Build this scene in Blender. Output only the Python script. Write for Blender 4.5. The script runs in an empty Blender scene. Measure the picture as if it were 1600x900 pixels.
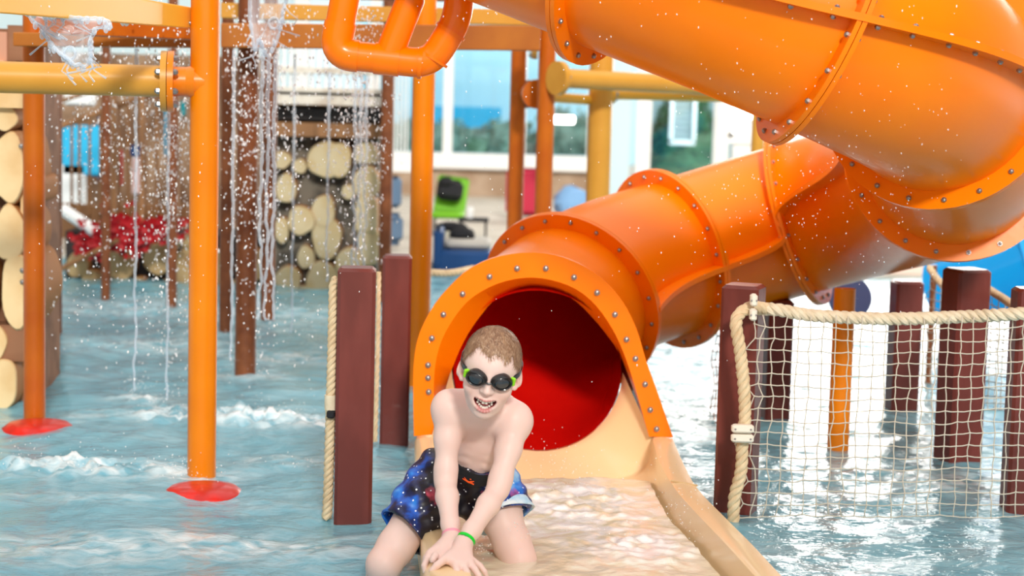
import bpy, math, random
import numpy as np
from mathutils import Vector, Matrix, Quaternion
random.seed(7); rng = np.random.default_rng(7)
D = bpy.data; C = bpy.context.collection; S = bpy.context.scene
V = Vector; PI = math.pi

# ------------------------------------------------------------------ camera, world, sun, exposure
F = 3000.0                       # focal length in pixels of the 1600x900 frame
EYE = V((0, 0, 1.25)); TILT = math.radians(6.41); ROLL = math.radians(1.5)
_fw = V((0, math.cos(TILT), -math.sin(TILT))); _r0 = V((1, 0, 0)); _u0 = V((0, math.sin(TILT), math.cos(TILT)))
_rt = _r0*math.cos(ROLL) + _u0*math.sin(ROLL); _up = -_r0*math.sin(ROLL) + _u0*math.cos(ROLL)
cd = D.cameras.new('camera'); cam = D.objects.new('camera', cd); C.objects.link(cam)
cam.matrix_world = Matrix(((_rt.x, _up.x, -_fw.x, EYE.x), (_rt.y, _up.y, -_fw.y, EYE.y), (_rt.z, _up.z, -_fw.z, EYE.z), (0, 0, 0, 1)))
cd.sensor_width = 36; cd.lens = 36*F/1600; cd.clip_end = 200
cd.dof.use_dof = True; cd.dof.focus_distance = 4.9; cd.dof.aperture_fstop = 3.2
S.camera = cam
world = D.worlds.new('world'); S.world = world; world.use_nodes = True
bg = world.node_tree.nodes['Background']; bg.inputs[0].default_value = (1.0, 0.985, 0.96, 1); bg.inputs[1].default_value = 1.2
sd = D.lights.new('sun', 'SUN'); sun = D.objects.new('sun', sd); C.objects.link(sun)
sd.energy = 2.3; sd.angle = math.radians(6); sd.color = (1.0, 0.95, 0.86)
sun.rotation_euler = V((-0.15, 0.85, -0.44)).to_track_quat('-Z', 'Y').to_euler()
S.view_settings.view_transform = 'Standard'; S.view_settings.look = 'None'
S.view_settings.exposure = 0.18; S.view_settings.gamma = 1.0; S.view_settings.use_curve_mapping = False
S.cycles.max_bounces = 8; S.cycles.transparent_max_bounces = 16; S.cycles.caustics_reflective = False; S.cycles.caustics_refractive = False
S.cycles.sample_clamp_indirect = 6; S.cycles.use_denoising = True

def W(px, py, Y):                 # world point at depth Y seen at photograph pixel px, py
    d = _fw + _rt*((px-800)/F) + _up*((450-py)/F)
    return EYE + d*(Y/d.y)
def G(px, py, z=0.0):             # world point on the level z
    d = _fw + _rt*((px-800)/F) + _up*((450-py)/F)
    return EYE + d*((z-EYE.z)/d.z)

# ------------------------------------------------------------------ materials
def mat(name, col, rough=.5, metal=0, coat=0, trans=0, emit=None, estr=0, noise=None, bump=None, ior=1.45, alpha=1, sss=0, spec=.35):
    m = D.materials.new(name); m.use_nodes = True; nt = m.node_tree; b = nt.nodes['Principled BSDF']
    b.inputs['Base Color'].default_value = (*col, 1); b.inputs['Roughness'].default_value = rough; b.inputs['Metallic'].default_value = metal
    b.inputs['Coat Weight'].default_value = coat; b.inputs['Coat Roughness'].default_value = .06; b.inputs['Transmission Weight'].default_value = trans
    b.inputs['IOR'].default_value = ior; b.inputs['Alpha'].default_value = alpha
    b.inputs['Specular IOR Level'].default_value = spec
    if sss: b.inputs['Subsurface Weight'].default_value = sss; b.inputs['Subsurface Radius'].default_value = (.02, .008, .005); b.inputs['Subsurface Scale'].default_value = 1
    if emit: b.inputs['Emission Color'].default_value = (*emit, 1); b.inputs['Emission Strength'].default_value = estr
    if noise or bump:
        tc = nt.nodes.new('ShaderNodeTexCoord')
    if noise:                     # (scale, second colour, contrast lo, hi [, stretch])
        sc, c2, lo, hi = noise[:4]
        mp = nt.nodes.new('ShaderNodeMapping'); nt.links.new(tc.outputs['Object'], mp.inputs[0])
        if len(noise) > 4: mp.inputs['Scale'].default_value = noise[4]
        n = nt.nodes.new('ShaderNodeTexNoise'); n.inputs['Scale'].default_value = sc; n.inputs['Detail'].default_value = 5
        nt.links.new(mp.outputs[0], n.inputs['Vector'])
        r = nt.nodes.new('ShaderNodeMapRange'); r.inputs[1].default_value = lo; r.inputs[2].default_value = hi; nt.links.new(n.outputs[0], r.inputs[0])
        x = nt.nodes.new('ShaderNodeMix'); x.data_type = 'RGBA'; x.inputs[6].default_value = (*col, 1); x.inputs[7].default_value = (*c2, 1)
        nt.links.new(r.outputs[0], x.inputs[0]); nt.links.new(x.outputs[2], b.inputs['Base Color'])
    if bump:
        n = nt.nodes.new('ShaderNodeTexNoise'); n.inputs['Scale'].default_value = bump[0]; n.inputs['Detail'].default_value = 3
        nt.links.new(tc.outputs['Object'], n.inputs['Vector'])
        bp = nt.nodes.new('ShaderNodeBump'); bp.inputs['Strength'].default_value = bump[1]; bp.inputs['Distance'].default_value = bump[2] if len(bump) > 2 else .004
        nt.links.new(n.outputs[0], bp.inputs['Height']); nt.links.new(bp.outputs[0], b.inputs['Normal'])
    return m
ORANGE = mat('orange_fibreglass', (1.0, .24, .0), .3, coat=.04, noise=(3, (1.0, .2, .0), .3, .7), bump=(9, .12, .006))
ORANGE_D = mat('orange_pipe_plastic', (1.0, .2, .0), .25, coat=.1)
RED_IN = mat('red_gelcoat', (.72, .008, .004), .22, coat=.6, noise=(4, (.6, .004, .003), .3, .7))
POST_O = mat('orange_painted_steel', (.82, .235, .003), .3, coat=.1, noise=(6, (.76, .2, .003), .3, .7))
POST_R = mat('rust_orange_painted_steel', (.55, .14, .008), .3, coat=.1, noise=(5, (.44, .085, .006), .3, .7))
POST_B = mat('brown_painted_steel', (.15, .045, .018), .4, noise=(14, (.24, .08, .03), .35, .65))
YELLOW = mat('ochre_painted_steel', (.68, .34, .05), .35, coat=.1, noise=(5, (.6, .28, .035), .3, .7))
YELLOW_L = mat('yellow_painted_beam', (.92, .48, .05), .3, coat=.1)
BEAM = mat('amber_painted_beam', (.44, .15, .014), .4, noise=(5, (.32, .09, .01), .3, .7))
CREAM = mat('cream_fibreglass', (.9, .66, .36), .3, coat=.4, noise=(3, (.93, .72, .44), .3, .7), bump=(8, .1, .005))
STEEL = mat('stainless_bolt', (.34, .33, .33), .35, metal=.9)
WOOD = mat('maroon_recycled_plastic', (.13, .026, .02), .4, coat=.15, noise=(9, (.21, .045, .036), .4, .7, (1, 1, .3)), bump=(30, .2, .003))
ROPE = mat('beige_rope', (.72, .58, .38), .75, noise=(30, (.62, .46, .28), .4, .65), bump=(300, .5, .001))
ROPE_W = mat('pale_rope', (.76, .68, .52), .75, noise=(30, (.66, .56, .4), .4, .65), bump=(300, .5, .001))
NET = mat('pale_net_cord', (.62, .57, .48), .8)
CLAMP = mat('off_white_plastic_clamp', (.84, .78, .68), .4)
RED_PAD = mat('red_rubber_pad', (.72, .02, .012), .35, coat=.3, noise=(16, (.55, .015, .01), .4, .6))
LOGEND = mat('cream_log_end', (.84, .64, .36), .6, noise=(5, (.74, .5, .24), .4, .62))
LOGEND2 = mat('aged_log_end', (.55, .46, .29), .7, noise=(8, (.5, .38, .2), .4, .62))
LOGEND3 = mat('dark_log_end', (.45, .32, .16), .7, noise=(8, (.3, .18, .08), .4, .62))  # darker brown tone than the other log ends
BARK = mat('brown_log_side', (.2, .09, .045), .7, noise=(8, (.32, .15, .08), .4, .6, (.2, 1, 1)))
BARKLINE = mat('orange_brown_bark_rim', (.4, .17, .05), .7)
DARK = mat('dark_gap_panel', (.035, .03, .03), .8)
GREYW = mat('grey_stone_backing', (.07, .065, .055), .8, noise=(12, (.17, .15, .12), .4, .6))
TAN = mat('tan_timber', (.32, .16, .07), .6, noise=(10, (.2, .095, .04), .4, .6, (1, 1, .2)))
WHITE = mat('white_paint', (.85, .88, .9), .5)
WHITEWARM = mat('weathered_white_board', (.72, .68, .6), .6, noise=(8, (.5, .42, .34), .45, .65))
WALL = mat('beige_brown_wall', (.36, .25, .17), .7, noise=(4, (.46, .35, .26), .4, .6))
PALEBLUE = mat('pale_blue_wall_paint', (.55, .74, .84), .6)
BLUE_G = mat('glossy_blue_fibreglass', (.0, .36, .85), .2, coat=.6)
BLUE_T = mat('turquoise_blue_board', (.03, .48, .82), .5)
NAVY = mat('navy_blue_cover', (.01, .06, .2), .5)
GREEN = mat('lime_green_fabric', (.16, .46, .02), .6)
BLACKF = mat('black_fabric', (.015, .016, .02), .8)
DECK = mat('pale_concrete_deck', (.5, .46, .4), .7, noise=(4, (.6, .56, .5), .4, .6))
TREE = mat('evergreen_foliage', (.015, .075, .03), .7, noise=(9, (.04, .14, .06), .4, .6))
HEDGE = mat('grey_green_hedge', (.1, .17, .13), .8, noise=(7, (.2, .3, .24), .4, .6))
REDL = mat('red_leaf', (.38, .006, .012), .5)
POOLFLOOR = mat('pale_blue_pool_floor', (.38, .62, .72), .6, noise=(3, (.5, .72, .8), .4, .6))

# ------------------------------------------------------------------ mesh helpers
class M:
    def __init__(s): s.v = []; s.f = []
    def add(s, vs, fs):
        n = len(s.v); s.v += [V(p) for p in vs]; s.f += [tuple(i+n for i in f) for f in fs]; return s
    def box(s, a, b, rot=None, bev=0):         # centre a, size b
        x, y, z = b[0]/2, b[1]/2, b[2]/2; a = V(a)
        if bev:
            k = min(bev, x*.9, y*.9, z*.9); rings = []
            for zz, ins in ((-z, k), (-z+k, 0), (z-k, 0), (z, k)):
                X, Y = x-ins, y-ins
                rings.append([(-X+k, -Y, zz), (X-k, -Y, zz), (X, -Y+k, zz), (X, Y-k, zz), (X-k, Y, zz), (-X+k, Y, zz), (-X, Y-k, zz), (-X, -Y+k, zz)])
            vs = [V(p) for r in rings for p in r]; fs = []
            for r in range(3):
                for i in range(8): fs.append((r*8+i, r*8+(i+1) % 8, r*8+8+(i+1) % 8, r*8+8+i))
            fs.append(tuple(range(7, -1, -1))); fs.append(tuple(range(24, 32)))
        else:
            vs = [V((i, j, k)) for k in (-z, z) for j in (-y, y) for i in (-x, x)]
            fs = [(0, 2, 3, 1), (4, 5, 7, 6), (0, 1, 5, 4), (2, 6, 7, 3), (0, 4, 6, 2), (1, 3, 7, 5)]
        if rot is not None: vs = [rot @ p for p in vs]
        return s.add([a+p for p in vs], fs)
    def tube(s, path, r, n=12, cap=True):      # r number or list
        path = [V(p) for p in path]; m = len(path); rr = r if isinstance(r, (list, tuple)) else [r]*m
        T = [(path[min(i+1, m-1)]-path[max(i-1, 0)]).normalized() for i in range(m)]
        u = T[0].orthogonal().normalized(); vs = []
        for i in range(m):
            u = (u - T[i]*u.dot(T[i])).normalized(); w = T[i].cross(u)
            vs += [path[i] + (u*math.cos(2*PI*k/n) + w*math.sin(2*PI*k/n))*rr[i] for k in range(n)]
        fs = [(i*n+k, i*n+(k+1) % n, (i+1)*n+(k+1) % n, (i+1)*n+k) for i in range(m-1) for k in range(n)]
        if cap: fs += [tuple(range(n-1, -1, -1)), tuple(range((m-1)*n, m*n))]
        return s.add(vs, fs)
    def ball(s, c, r, n=10, m=6, rot=None, wob=0):
        r = r if hasattr(r, '__len__') else (r, r, r); vs = []; c = V(c)
        for j in range(m+1):
            t = PI*j/m
            for i in range(n):
                p = 2*PI*i/n; w = 1 + (random.random()-.5)*wob
                q = V((math.sin(t)*math.cos(p)*r[0], math.sin(t)*math.sin(p)*r[1], math.cos(t)*r[2]))*w
                vs.append(c + (rot @ q if rot is not None else q))
        return s.add(vs, [(j*n+i, (j+1)*n+i, (j+1)*n+(i+1) % n, j*n+(i+1) % n) for j in range(m) for i in range(n)])
    def ring(s, c, ax, r0, r1, th, n=40):      # flat annulus of thickness th
        c = V(c); ax = V(ax).normalized(); u = ax.orthogonal().normalized(); w = ax.cross(u); vs = []
        for k in range(n):
            d = u*math.cos(2*PI*k/n) + w*math.sin(2*PI*k/n)
            vs += [c+d*r0-ax*th/2, c+d*r1-ax*th/2, c+d*r1+ax*th/2, c+d*r0+ax*th/2]
        fs = []
        for k in range(n):
            a = 4*k; b = 4*((k+1) % n)
            for j in range(4): fs.append((a+j, a+(j+1) % 4, b+(j+1) % 4, b+j))
        return s.add(vs, fs)
    def grid(s, rows, close=False):            # rows of equal length
        n = len(rows[0]); vs = [p for r in rows for p in r]; fs = []
        for i in range(len(rows)-1):
            for j in range(n if close else n-1):
                fs.append((i*n+j, i*n+(j+1) % n, (i+1)*n+(j+1) % n, (i+1)*n+j))
        return s.add(vs, fs)
ORG = {}
def _mesh(name, m, mt, smooth=True, ang=35):
    me = D.meshes.new(name); me.from_pydata([tuple(p) for p in m.v], [], m.f); me.validate(clean_customdata=False)
    for x in (mt if isinstance(mt, (list, tuple)) else [mt]): me.materials.append(x)
    if smooth:
        me.shade_smooth()
        if ang < 180: me.set_sharp_from_angle(angle=math.radians(ang))
    return me
def tag(o, label=None, cat=None, group=None, kind=None):
    if label: o['label'] = label
    if cat: o['category'] = cat
    if group: o['group'] = group
    if kind: o['kind'] = kind
    return o
def obj(name, m, mt, parent=None, smooth=True, ang=35, base=False, bevel=0, **kw):
    """links the world-space geometry in m as ONE mesh object; its origin goes to the middle (or the base) of the geometry"""
    lo = V([min(p[i] for p in m.v) for i in range(3)]); hi = V([max(p[i] for p in m.v) for i in range(3)])
    c = (lo+hi)/2
    if base: c.z = lo.z
    m.v = [p-c for p in m.v]
    o = D.objects.new(name, _mesh(name, m, mt, smooth, ang)); C.objects.link(o)
    o.location = c - (ORG[parent.name] if parent else V((0, 0, 0))); o.parent = parent; ORG[o.name] = c
    if bevel: b = o.modifiers.new('bevel', 'BEVEL'); b.width = bevel; b.segments = 2
    return tag(o, **kw)
def thing(name, loc, label, cat, group=None, kind=None):
    o = D.objects.new(name, None); C.objects.link(o); o.location = loc; o.empty_display_size = .05; ORG[o.name] = V(loc)
    return tag(o, label, cat, group, kind)
def inst(name, me, loc, parent, z=None, sc=None, **kw):     # a piece that shares mesh data; local Z turned to z
    o = D.objects.new(name, me); C.objects.link(o); o.parent = parent
    o.location = V(loc) - (ORG[parent.name] if parent else V((0, 0, 0))); ORG[o.name] = V(loc)
    if z is not None: o.rotation_mode = 'QUATERNION'; o.rotation_quaternion = V(z).to_track_quat('Z', 'Y')
    if sc: o.scale = sc
    return tag(o, **kw)
def cr(P, n):                    # Catmull-Rom through points, n samples per span
    P = [V(p) for p in P]; Q = [P[0]*2-P[1]] + P + [P[-1]*2-P[-2]]; out = []
    for i in range(1, len(Q)-2):
        a, b, c, d = Q[i-1:i+3]
        for k in range(n):
            t = k/n; out.append(.5*((2*b)+(c-a)*t+(2*a-5*b+4*c-d)*t*t+(3*b-a-3*c+d)*t**3))
    out.append(P[-1]); return out
def resample(P, n):
    P = [V(p) for p in P]; L = [0]
    for i in range(1, len(P)): L.append(L[-1]+(P[i]-P[i-1]).length)
    out = []; j = 0
    for k in range(n):
        s = L[-1]*k/(n-1)
        while j < len(P)-2 and L[j+1] < s: j += 1
        out.append(P[j].lerp(P[j+1], 0 if L[j+1] == L[j] else min(1, (s-L[j])/(L[j+1]-L[j]))))
    return out
_b = M(); _b.tube([(0, 0, 0), (0, 0, .005)], .0075, 6); _b.ball((0, 0, .005), (.0062, .0062, .004), 8, 4)
BOLT = _mesh('bolt', _b, STEEL)
def rope(m, path, R, pitch=.07):
    path = resample(path, max(8, int(sum((path[i+1]-path[i]).length for i in range(len(path)-1))/.006)))
    n = len(path); T = [(path[min(i+1, n-1)]-path[max(i-1, 0)]).normalized() for i in range(n)]
    u = T[0].orthogonal().normalized(); fr = []
    for i in range(n):
        u = (u - T[i]*u.dot(T[i])).normalized(); fr.append((u.copy(), T[i].cross(u)))
    for k in range(3):
        st = []; s = 0
        for i in range(n):
            if i: s += (path[i]-path[i-1]).length
            a = 2*PI*(s/pitch + k/3); st.append(path[i] + (fr[i][0]*math.cos(a)+fr[i][1]*math.sin(a))*R*.5)
        m.tube(st, R*.56, 8)
    return m
# ------------------------------------------------------------------ pool, deck, back wall (the setting)
def water_mat():
    m = D.materials.new('pool_water'); m.use_nodes = True; nt = m.node_tree; nt.nodes.clear(); N = nt.nodes.new; L = nt.links.new
    out = N('ShaderNodeOutputMaterial'); tc = N('ShaderNodeTexCoord')
    mp = N('ShaderNodeMapping'); mp.inputs['Scale'].default_value = (1, 1.6, 1); L(tc.outputs['Object'], mp.inputs[0])
    n1 = N('ShaderNodeTexNoise'); n1.inputs['Scale'].default_value = 9; n1.inputs['Detail'].default_value = 4; n1.inputs['Distortion'].default_value = .8; L(mp.outputs[0], n1.inputs['Vector'])
    n2 = N('ShaderNodeTexNoise'); n2.inputs['Scale'].default_value = 34; n2.inputs['Detail'].default_value = 3; n2.inputs['Distortion'].default_value = .6; L(mp.outputs[0], n2.inputs['Vector'])
    n3 = N('ShaderNodeTexNoise'); n3.inputs['Scale'].default_value = 1.7; n3.inputs['Detail'].default_value = 6; L(mp.outputs[0], n3.inputs['Vector'])
    b1 = N('ShaderNodeBump'); b1.inputs['Strength'].default_value = .5; b1.inputs['Distance'].default_value = .018; L(n1.outputs[0], b1.inputs['Height'])
    b2 = N('ShaderNodeBump'); b2.inputs['Strength'].default_value = .35; b2.inputs['Distance'].default_value = .008; L(n2.outputs[0], b2.inputs['Height']); L(b1.outputs[0], b2.inputs['Normal'])
    at = N('ShaderNodeAttribute'); at.attribute_name = 'foam'
    ad = N('ShaderNodeMath'); ad.operation = 'ADD'; L(at.outputs['Fac'], ad.inputs[0])
    rg = N('ShaderNodeMapRange'); rg.inputs[1].default_value = .45; rg.inputs[2].default_value = .75; rg.inputs[4].default_value = .3; L(n3.outputs[0], rg.inputs[0]); L(rg.outputs[0], ad.inputs[1])
    mu = N('ShaderNodeMath'); mu.operation = 'MULTIPLY'; L(ad.outputs[0], mu.inputs[0])
    rg2 = N('ShaderNodeMapRange'); rg2.inputs[1].default_value = .35; rg2.inputs[2].default_value = .62; L(n1.outputs[0], rg2.inputs[0]); L(rg2.outputs[0], mu.inputs[1])
    mu.use_clamp = True
    mx = N('ShaderNodeMix'); mx.data_type = 'RGBA'; mx.inputs[6].default_value = (.22, .54, .68, 1); mx.inputs[7].default_value = (.86, .93, .96, 1); L(mu.outputs[0], mx.inputs[0])
    mk = N('ShaderNodeBsdfPrincipled'); mk.inputs['Roughness'].default_value = .08; mk.inputs['IOR'].default_value = 1.33; mk.inputs['Specular IOR Level'].default_value = .5
    L(mx.outputs[2], mk.inputs['Base Color']); L(b2.outputs[0], mk.inputs['Normal'])
    tr = N('ShaderNodeBsdfTransparent'); tr.inputs[0].default_value = (.72, .9, .96, 1)
    gl = N('ShaderNodeBsdfGlossy'); gl.inputs['Roughness'].default_value = .04; L(b2.outputs[0], gl.inputs['Normal'])
    fr = N('ShaderNodeFresnel'); fr.inputs[0].default_value = 1.33; L(b2.outputs[0], fr.inputs['Normal'])
    m1 = N('ShaderNodeMixShader'); L(fr.outputs[0], m1.inputs[0]); L(tr.outputs[0], m1.inputs[1]); L(gl.outputs[0], m1.inputs[2])
    fc = N('ShaderNodeMapRange'); fc.inputs[3].default_value = .75; fc.inputs[4].default_value = 1; L(mu.outputs[0], fc.inputs[0])
    m2 = N('ShaderNodeMixShader'); L(fc.outputs[0], m2.inputs[0]); L(m1.outputs[0], m2.inputs[1]); L(mk.outputs[0], m2.inputs[2])
    L(m2.outputs[0], out.inputs[0]); return m
POOLW = water_mat()
def smooth_noise(X, Y, sc, seed):
    g = np.random.default_rng(seed).random((257, 257)); x = X*sc+1000; y = Y*sc+1000
    xi = np.floor(x).astype(int); yi = np.floor(y).astype(int); fx = x-xi; fy = y-yi; fx = fx*fx*(3-2*fx); fy = fy*fy*(3-2*fy)
    a = g[xi % 256, yi % 256]; b = g[(xi+1) % 256, yi % 256]; c = g[xi % 256, (yi+1) % 256]; d = g[(xi+1) % 256, (yi+1) % 256]
    return (a*(1-fx)+b*fx)*(1-fy)+(c*(1-fx)+d*fx)*fy
# foam spots: (px, py, radius x, radius y, strength, lump height)
FOAM = [(330, 652, .34, .10, 1.0, .035), (430, 660, .22, .08, .8, .03), (90, 735, .3, .09, .9, .03), (180, 730, .2, .08, .8, .02), (215, 625, .1, .08, 1, .02), (265, 640, .12, .1, .9, .02),
        (313, 748, .13, .1, .7, .008), (60, 655, .2, .1, .3, .004), (558, 800, .12, .08, .25, .0), (385, 590, .16, .12, .9, .015), (470, 560, .35, .2, .6, .01), (250, 540, .5, .3, .4, .01), (500, 670, .2, .08, .7, .015),
        (430, 720, .3, .12, .45, .008), (100, 860, .7, .15, .55, .006), (350, 850, .5, .1, .35, .004), (150, 780, .5, .08, .4, .006), (1250, 780, .3, .1, .5, .01), (1380, 740, .5, .12, .55, .01), (1520, 760, .25, .12, .5, .008), (1300, 860, .5, .1, .3, .003),
        (640, 750, .1, .1, .3, .004), (560, 540, .2, .3, .3, .01), (150, 480, 1.0, .4, .4, .01), (480, 500, .8, .5, .35, .01)]
nx, ny = 720, 560
gx = np.linspace(-4.2, 5.2, nx); ty = np.linspace(0, 1, ny); gy = 3.3 + 9.0*(ty**1.5)
X, Y = np.meshgrid(gx, gy)
H = np.zeros_like(X)
for i, (a, k, am) in enumerate([(.3, 9, .0045), (1.4, 13, .003), (2.3, 17, .0028), (-.5, 24, .002), (.9, 31, .0014), (1.9, 41, .0011), (2.8, 55, .0008)]):
    H += am*np.sin(k*(X*math.cos(a)+Y*math.sin(a)) + 5*smooth_noise(X, Y, 1.3, i) + i)
H += .01*(smooth_noise(X, Y, 4, 31)-.5) + .006*(smooth_noise(X, Y, 9, 32)-.5) + .005*(smooth_noise(X, Y, 20, 33)-.5)
FO = np.zeros_like(X)
for (px, py, rx, ry, st, hh) in FOAM:
    c = G(px, py); q = np.exp(-(((X-c.x)/rx)**2+((Y-c.y)/ry)**2)); FO += st*q
    H += hh*q*(1.2*smooth_noise(X, Y, 26, 40)+.8*smooth_noise(X, Y, 60, 41)-.4)
me = D.meshes.new('pool_water'); co = np.stack([X, Y, H], -1).reshape(-1, 3)
idx = np.arange(nx*ny).reshape(ny, nx); q = np.stack([idx[:-1, :-1], idx[:-1, 1:], idx[1:, 1:], idx[1:, :-1]], -1).reshape(-1, 4)
me.vertices.add(len(co)); me.vertices.foreach_set('co', co.ravel()); me.loops.add(q.size); me.loops.foreach_set('vertex_index', q.ravel())
me.polygons.add(len(q)); me.polygons.foreach_set('loop_start', np.arange(0, q.size, 4)); me.update(calc_edges=True); me.shade_smooth()
fa = me.attributes.new('foam', 'FLOAT', 'POINT'); fa.data.foreach_set('value', np.clip(FO, 0, 1.3).ravel().astype(np.float32)); me.materials.append(POOLW)
o = D.objects.new('pool_water', me); C.objects.link(o); tag(o, 'pale blue churned pool water with white foam', 'water', kind='stuff')

obj('pool_floor', M().box((.5, 7.6, -.4), (9.6, 9.4, .1)), POOLFLOOR, kind='structure', smooth=False)
obj('floor', M().box((.5, 16.2, -.2), (16, 8.0, .44)), DECK, kind='structure', smooth=False)          # deck beyond the pool
YB = 19.0
def wallbox(name, x0, x1, y0, y1, Yd=YB, th=.2, mt=WALL, dy=0, **kw):       # box covering photo columns x0..x1 / rows y0..y1 at depth Yd
    a = W(x0, y1, Yd); b = W(x1, y0, Yd); c = (a+b)/2
    return obj(name, M().box((c.x, Yd+th/2+dy, c.z), (abs(b.x-a.x), th, abs(b.z-a.z))), mt, smooth=False, **kw)
o = D.objects.new('wall_back', None); C.objects.link(o); o['kind'] = 'structure'; o['label'] = 'back wall of the hall with tall windows'; ORG['wall_back'] = V((0, 0, 0)); WB = o
wallbox('lower_wall', -500, 960, 256, 345, parent=WB, mt=WALL)
wallbox('sill', 560, 960, 246, 258, parent=WB, mt=WHITE, dy=-.1, th=.3)
wallbox('pier', 945, 1003, -400, 330, parent=WB, mt=PALEBLUE, dy=-.15, th=.3)
wallbox('lower_wall', 1000, 1140, 284, 340, parent=WB, mt=WALL)
wallbox('pier', -700, 470, -400, 260, parent=WB, mt=PALEBLUE)
wallbox('pier', 1132, 1142, -400, 300, parent=WB, mt=WHITE, dy=-.1)
HALL = mat('hall_wall_paint', (.62, .5, .38), .8, noise=(1.2, (.5, .38, .28), .4, .6))
obj('wall_left', M().box((-9, 8, 2.7), (.3, 32, 5.8)), HALL, smooth=False, kind='structure'); obj('wall_right', M().box((11, 8, 2.7), (.3, 32, 5.8)), HALL, smooth=False, kind='structure')
wf = M().box((1, -7, .3), (20, .3, 1.4)).box((1, -7, 5.2), (20, .3, .9))
for x in (-9, -4, 1, 6, 11): wf.box((x, -7, 2.8), (.6, .3, 4.4))
obj('wall_front', wf, HALL, smooth=False, kind='structure')
obj('ceiling', M().box((-6.75, 6, 5.7), (4.5, 26, .2)).box((8.5, 6, 5.7), (5, 26, .2)).box((.75, 16.2, 5.7), (10.6, 5.6, .2)).box((.75, -6.7, 5.7), (10.6, .6, .2)), mat('ceiling_boards', (.55, .42, .3), .8), smooth=False, kind='structure')
obj('floor_deck', M().box((1, -2.2, -.2), (20, 9.6, .44)), DECK, smooth=False, kind='structure')
# windows of the back wall: frames, clear panes, daylight beyond
GLASS = D.materials.new('window_glass'); GLASS.use_nodes = True; nt = GLASS.node_tree; nt.nodes.clear()
_o = nt.nodes.new('ShaderNodeOutputMaterial'); _t = nt.nodes.new('ShaderNodeBsdfTransparent'); _t.inputs[0].default_value = (.82, .93, .98, 1); _g = nt.nodes.new('ShaderNodeBsdfGlossy'); _g.inputs['Roughness'].default_value = .02
_m = nt.nodes.new('ShaderNodeMixShader'); _m.inputs[0].default_value = .06; nt.links.new(_t.outputs[0], _m.inputs[1]); nt.links.new(_g.outputs[0], _m.inputs[2]); nt.links.new(_m.outputs[0], _o.inputs[0])
DAY = mat('daylit_frosted_glass', (.9, .9, .9), .5, emit=(1.0, .97, .92), estr=8.0)
def window(n, x0, x1, y0, y1, cols, pane, label):
    r = thing('window_%d' % n, W((x0+x1)/2, y1, YB), label, 'window', kind='structure'); del r['category']
    a = W(x0, y1, YB); b = W(x1, y0, YB); w = b.x-a.x; fr = M()
    for zz in (a.z, b.z): fr.box(((a.x+b.x)/2, YB, zz), (w, .12, .1))
    for k in range(cols+1): fr.box((a.x+w*k/cols, YB, (a.z+b.z)/2), (.09 if k not in (0, cols) or n == 3 else .14, .12, b.z-a.z))
    obj('window_frame', fr, WHITE, r, smooth=False)
    for k in range(cols):
        obj('pane', M().box((a.x+w*(k+.5)/cols, YB+.02, (a.z+b.z)/2), (w/cols-.08, .015, b.z-a.z-.08)), pane, r, smooth=False)
window(1, 470, 945, -330, 250, 4, GLASS, 'wide clear window looking onto hedges')
window(4, 1003, 1132, -330, 40, 1, DAY, 'bright high window above the dark evergreen window')
window(2, 1003, 1132, 40, 284, 1, GLASS, 'narrow window with a dark evergreen behind it')
window(3, 1137, 2300, -330, 215, 6, DAY, 'blinding white daylit window behind the slide')
wallbox('lower_wall', 1142, 2300, 215, 345, parent=WB, mt=WHITE)
# outside the windows
wallbox('garden_wall', 560, 1000, 20, 300, Yd=27, mt=mat('blue_painted_outer_wall', (.5, .82, .95), .6), kind='structure', label='pale blue wall outside the window')
wallbox('garden_wall', 1000, 1160, -200, 300, Yd=27, mt=mat('grey_blue_outer_wall', (.3, .42, .45), .6), kind='structure', label='grey blue wall outside the narrow window')
obj('ground_outside', M().box((4, 26, -.1), (40, 12, .2)), DECK, kind='structure', smooth=False)
def bush(name, c, r, n, lab, cat, mt, group=None, leaf=.05):
    m = M(); m.ball(c, [q*.85 for q in r], 14, 9, wob=.25)
    for _ in range(n):
        d = V((random.gauss(0, 1), random.gauss(0, 1), random.gauss(0, 1))).normalized(); p = V(c)+V((d.x*r[0], d.y*r[1], d.z*r[2]))*random.uniform(.85, 1.08)
        a = V((random.gauss(0, 1), random.gauss(0, 1), random.gauss(0, 1))).normalized()*leaf; b_ = a.orthogonal().normalized()*leaf*.5
        m.add([p-a, p+b_, p+a, p-b_], [(0, 1, 2, 3)])
    return obj(name, m, mt, ang=180, label=lab, cat=cat, group=group)
for i, (px, py, rr) in enumerate([(700, 235, .34), (745, 240, .3), (790, 236, .36), (880, 226, .42), (915, 232, .32), (640, 236, .36)]):
    c = W(px, py, 22); bush('hedge_bush', c, (rr*1.15, .3, rr), 260, ['round hedge bush outside window right of the orange post', 'low hedge bush outside window, second from the orange post', 'hedge bush outside window left of the two brown posts',
        'tall hedge bush outside window below the ceiling lamp glare', 'small hedge bush outside window against the yellow post', 'hedge bush outside window left of the orange post'][i], 'bush', HEDGE, 'hedge outside the window')
c = W(1068, 240, 23); m = M(); 
for k in range(7):
    t = k/6; m.ball(c+V((0, 0, -.9+t*1.5)), (.72-.5*t, .5-.3*t, .3), 12, 6, wob=.3)
for _ in range(900):
    t = random.random(); a = random.random()*2*PI; r_ = (.78-.55*t); p = c+V((math.cos(a)*r_, math.sin(a)*r_*.6, -1.0+t*1.7))
    q_ = V((random.gauss(0, 1), random.gauss(0, 1), random.gauss(0, 1))).normalized()*.07; w_ = q_.orthogonal().normalized()*.03; m.add([p-q_, p+w_, p+q_, p-w_], [(0, 1, 2, 3)])
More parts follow.
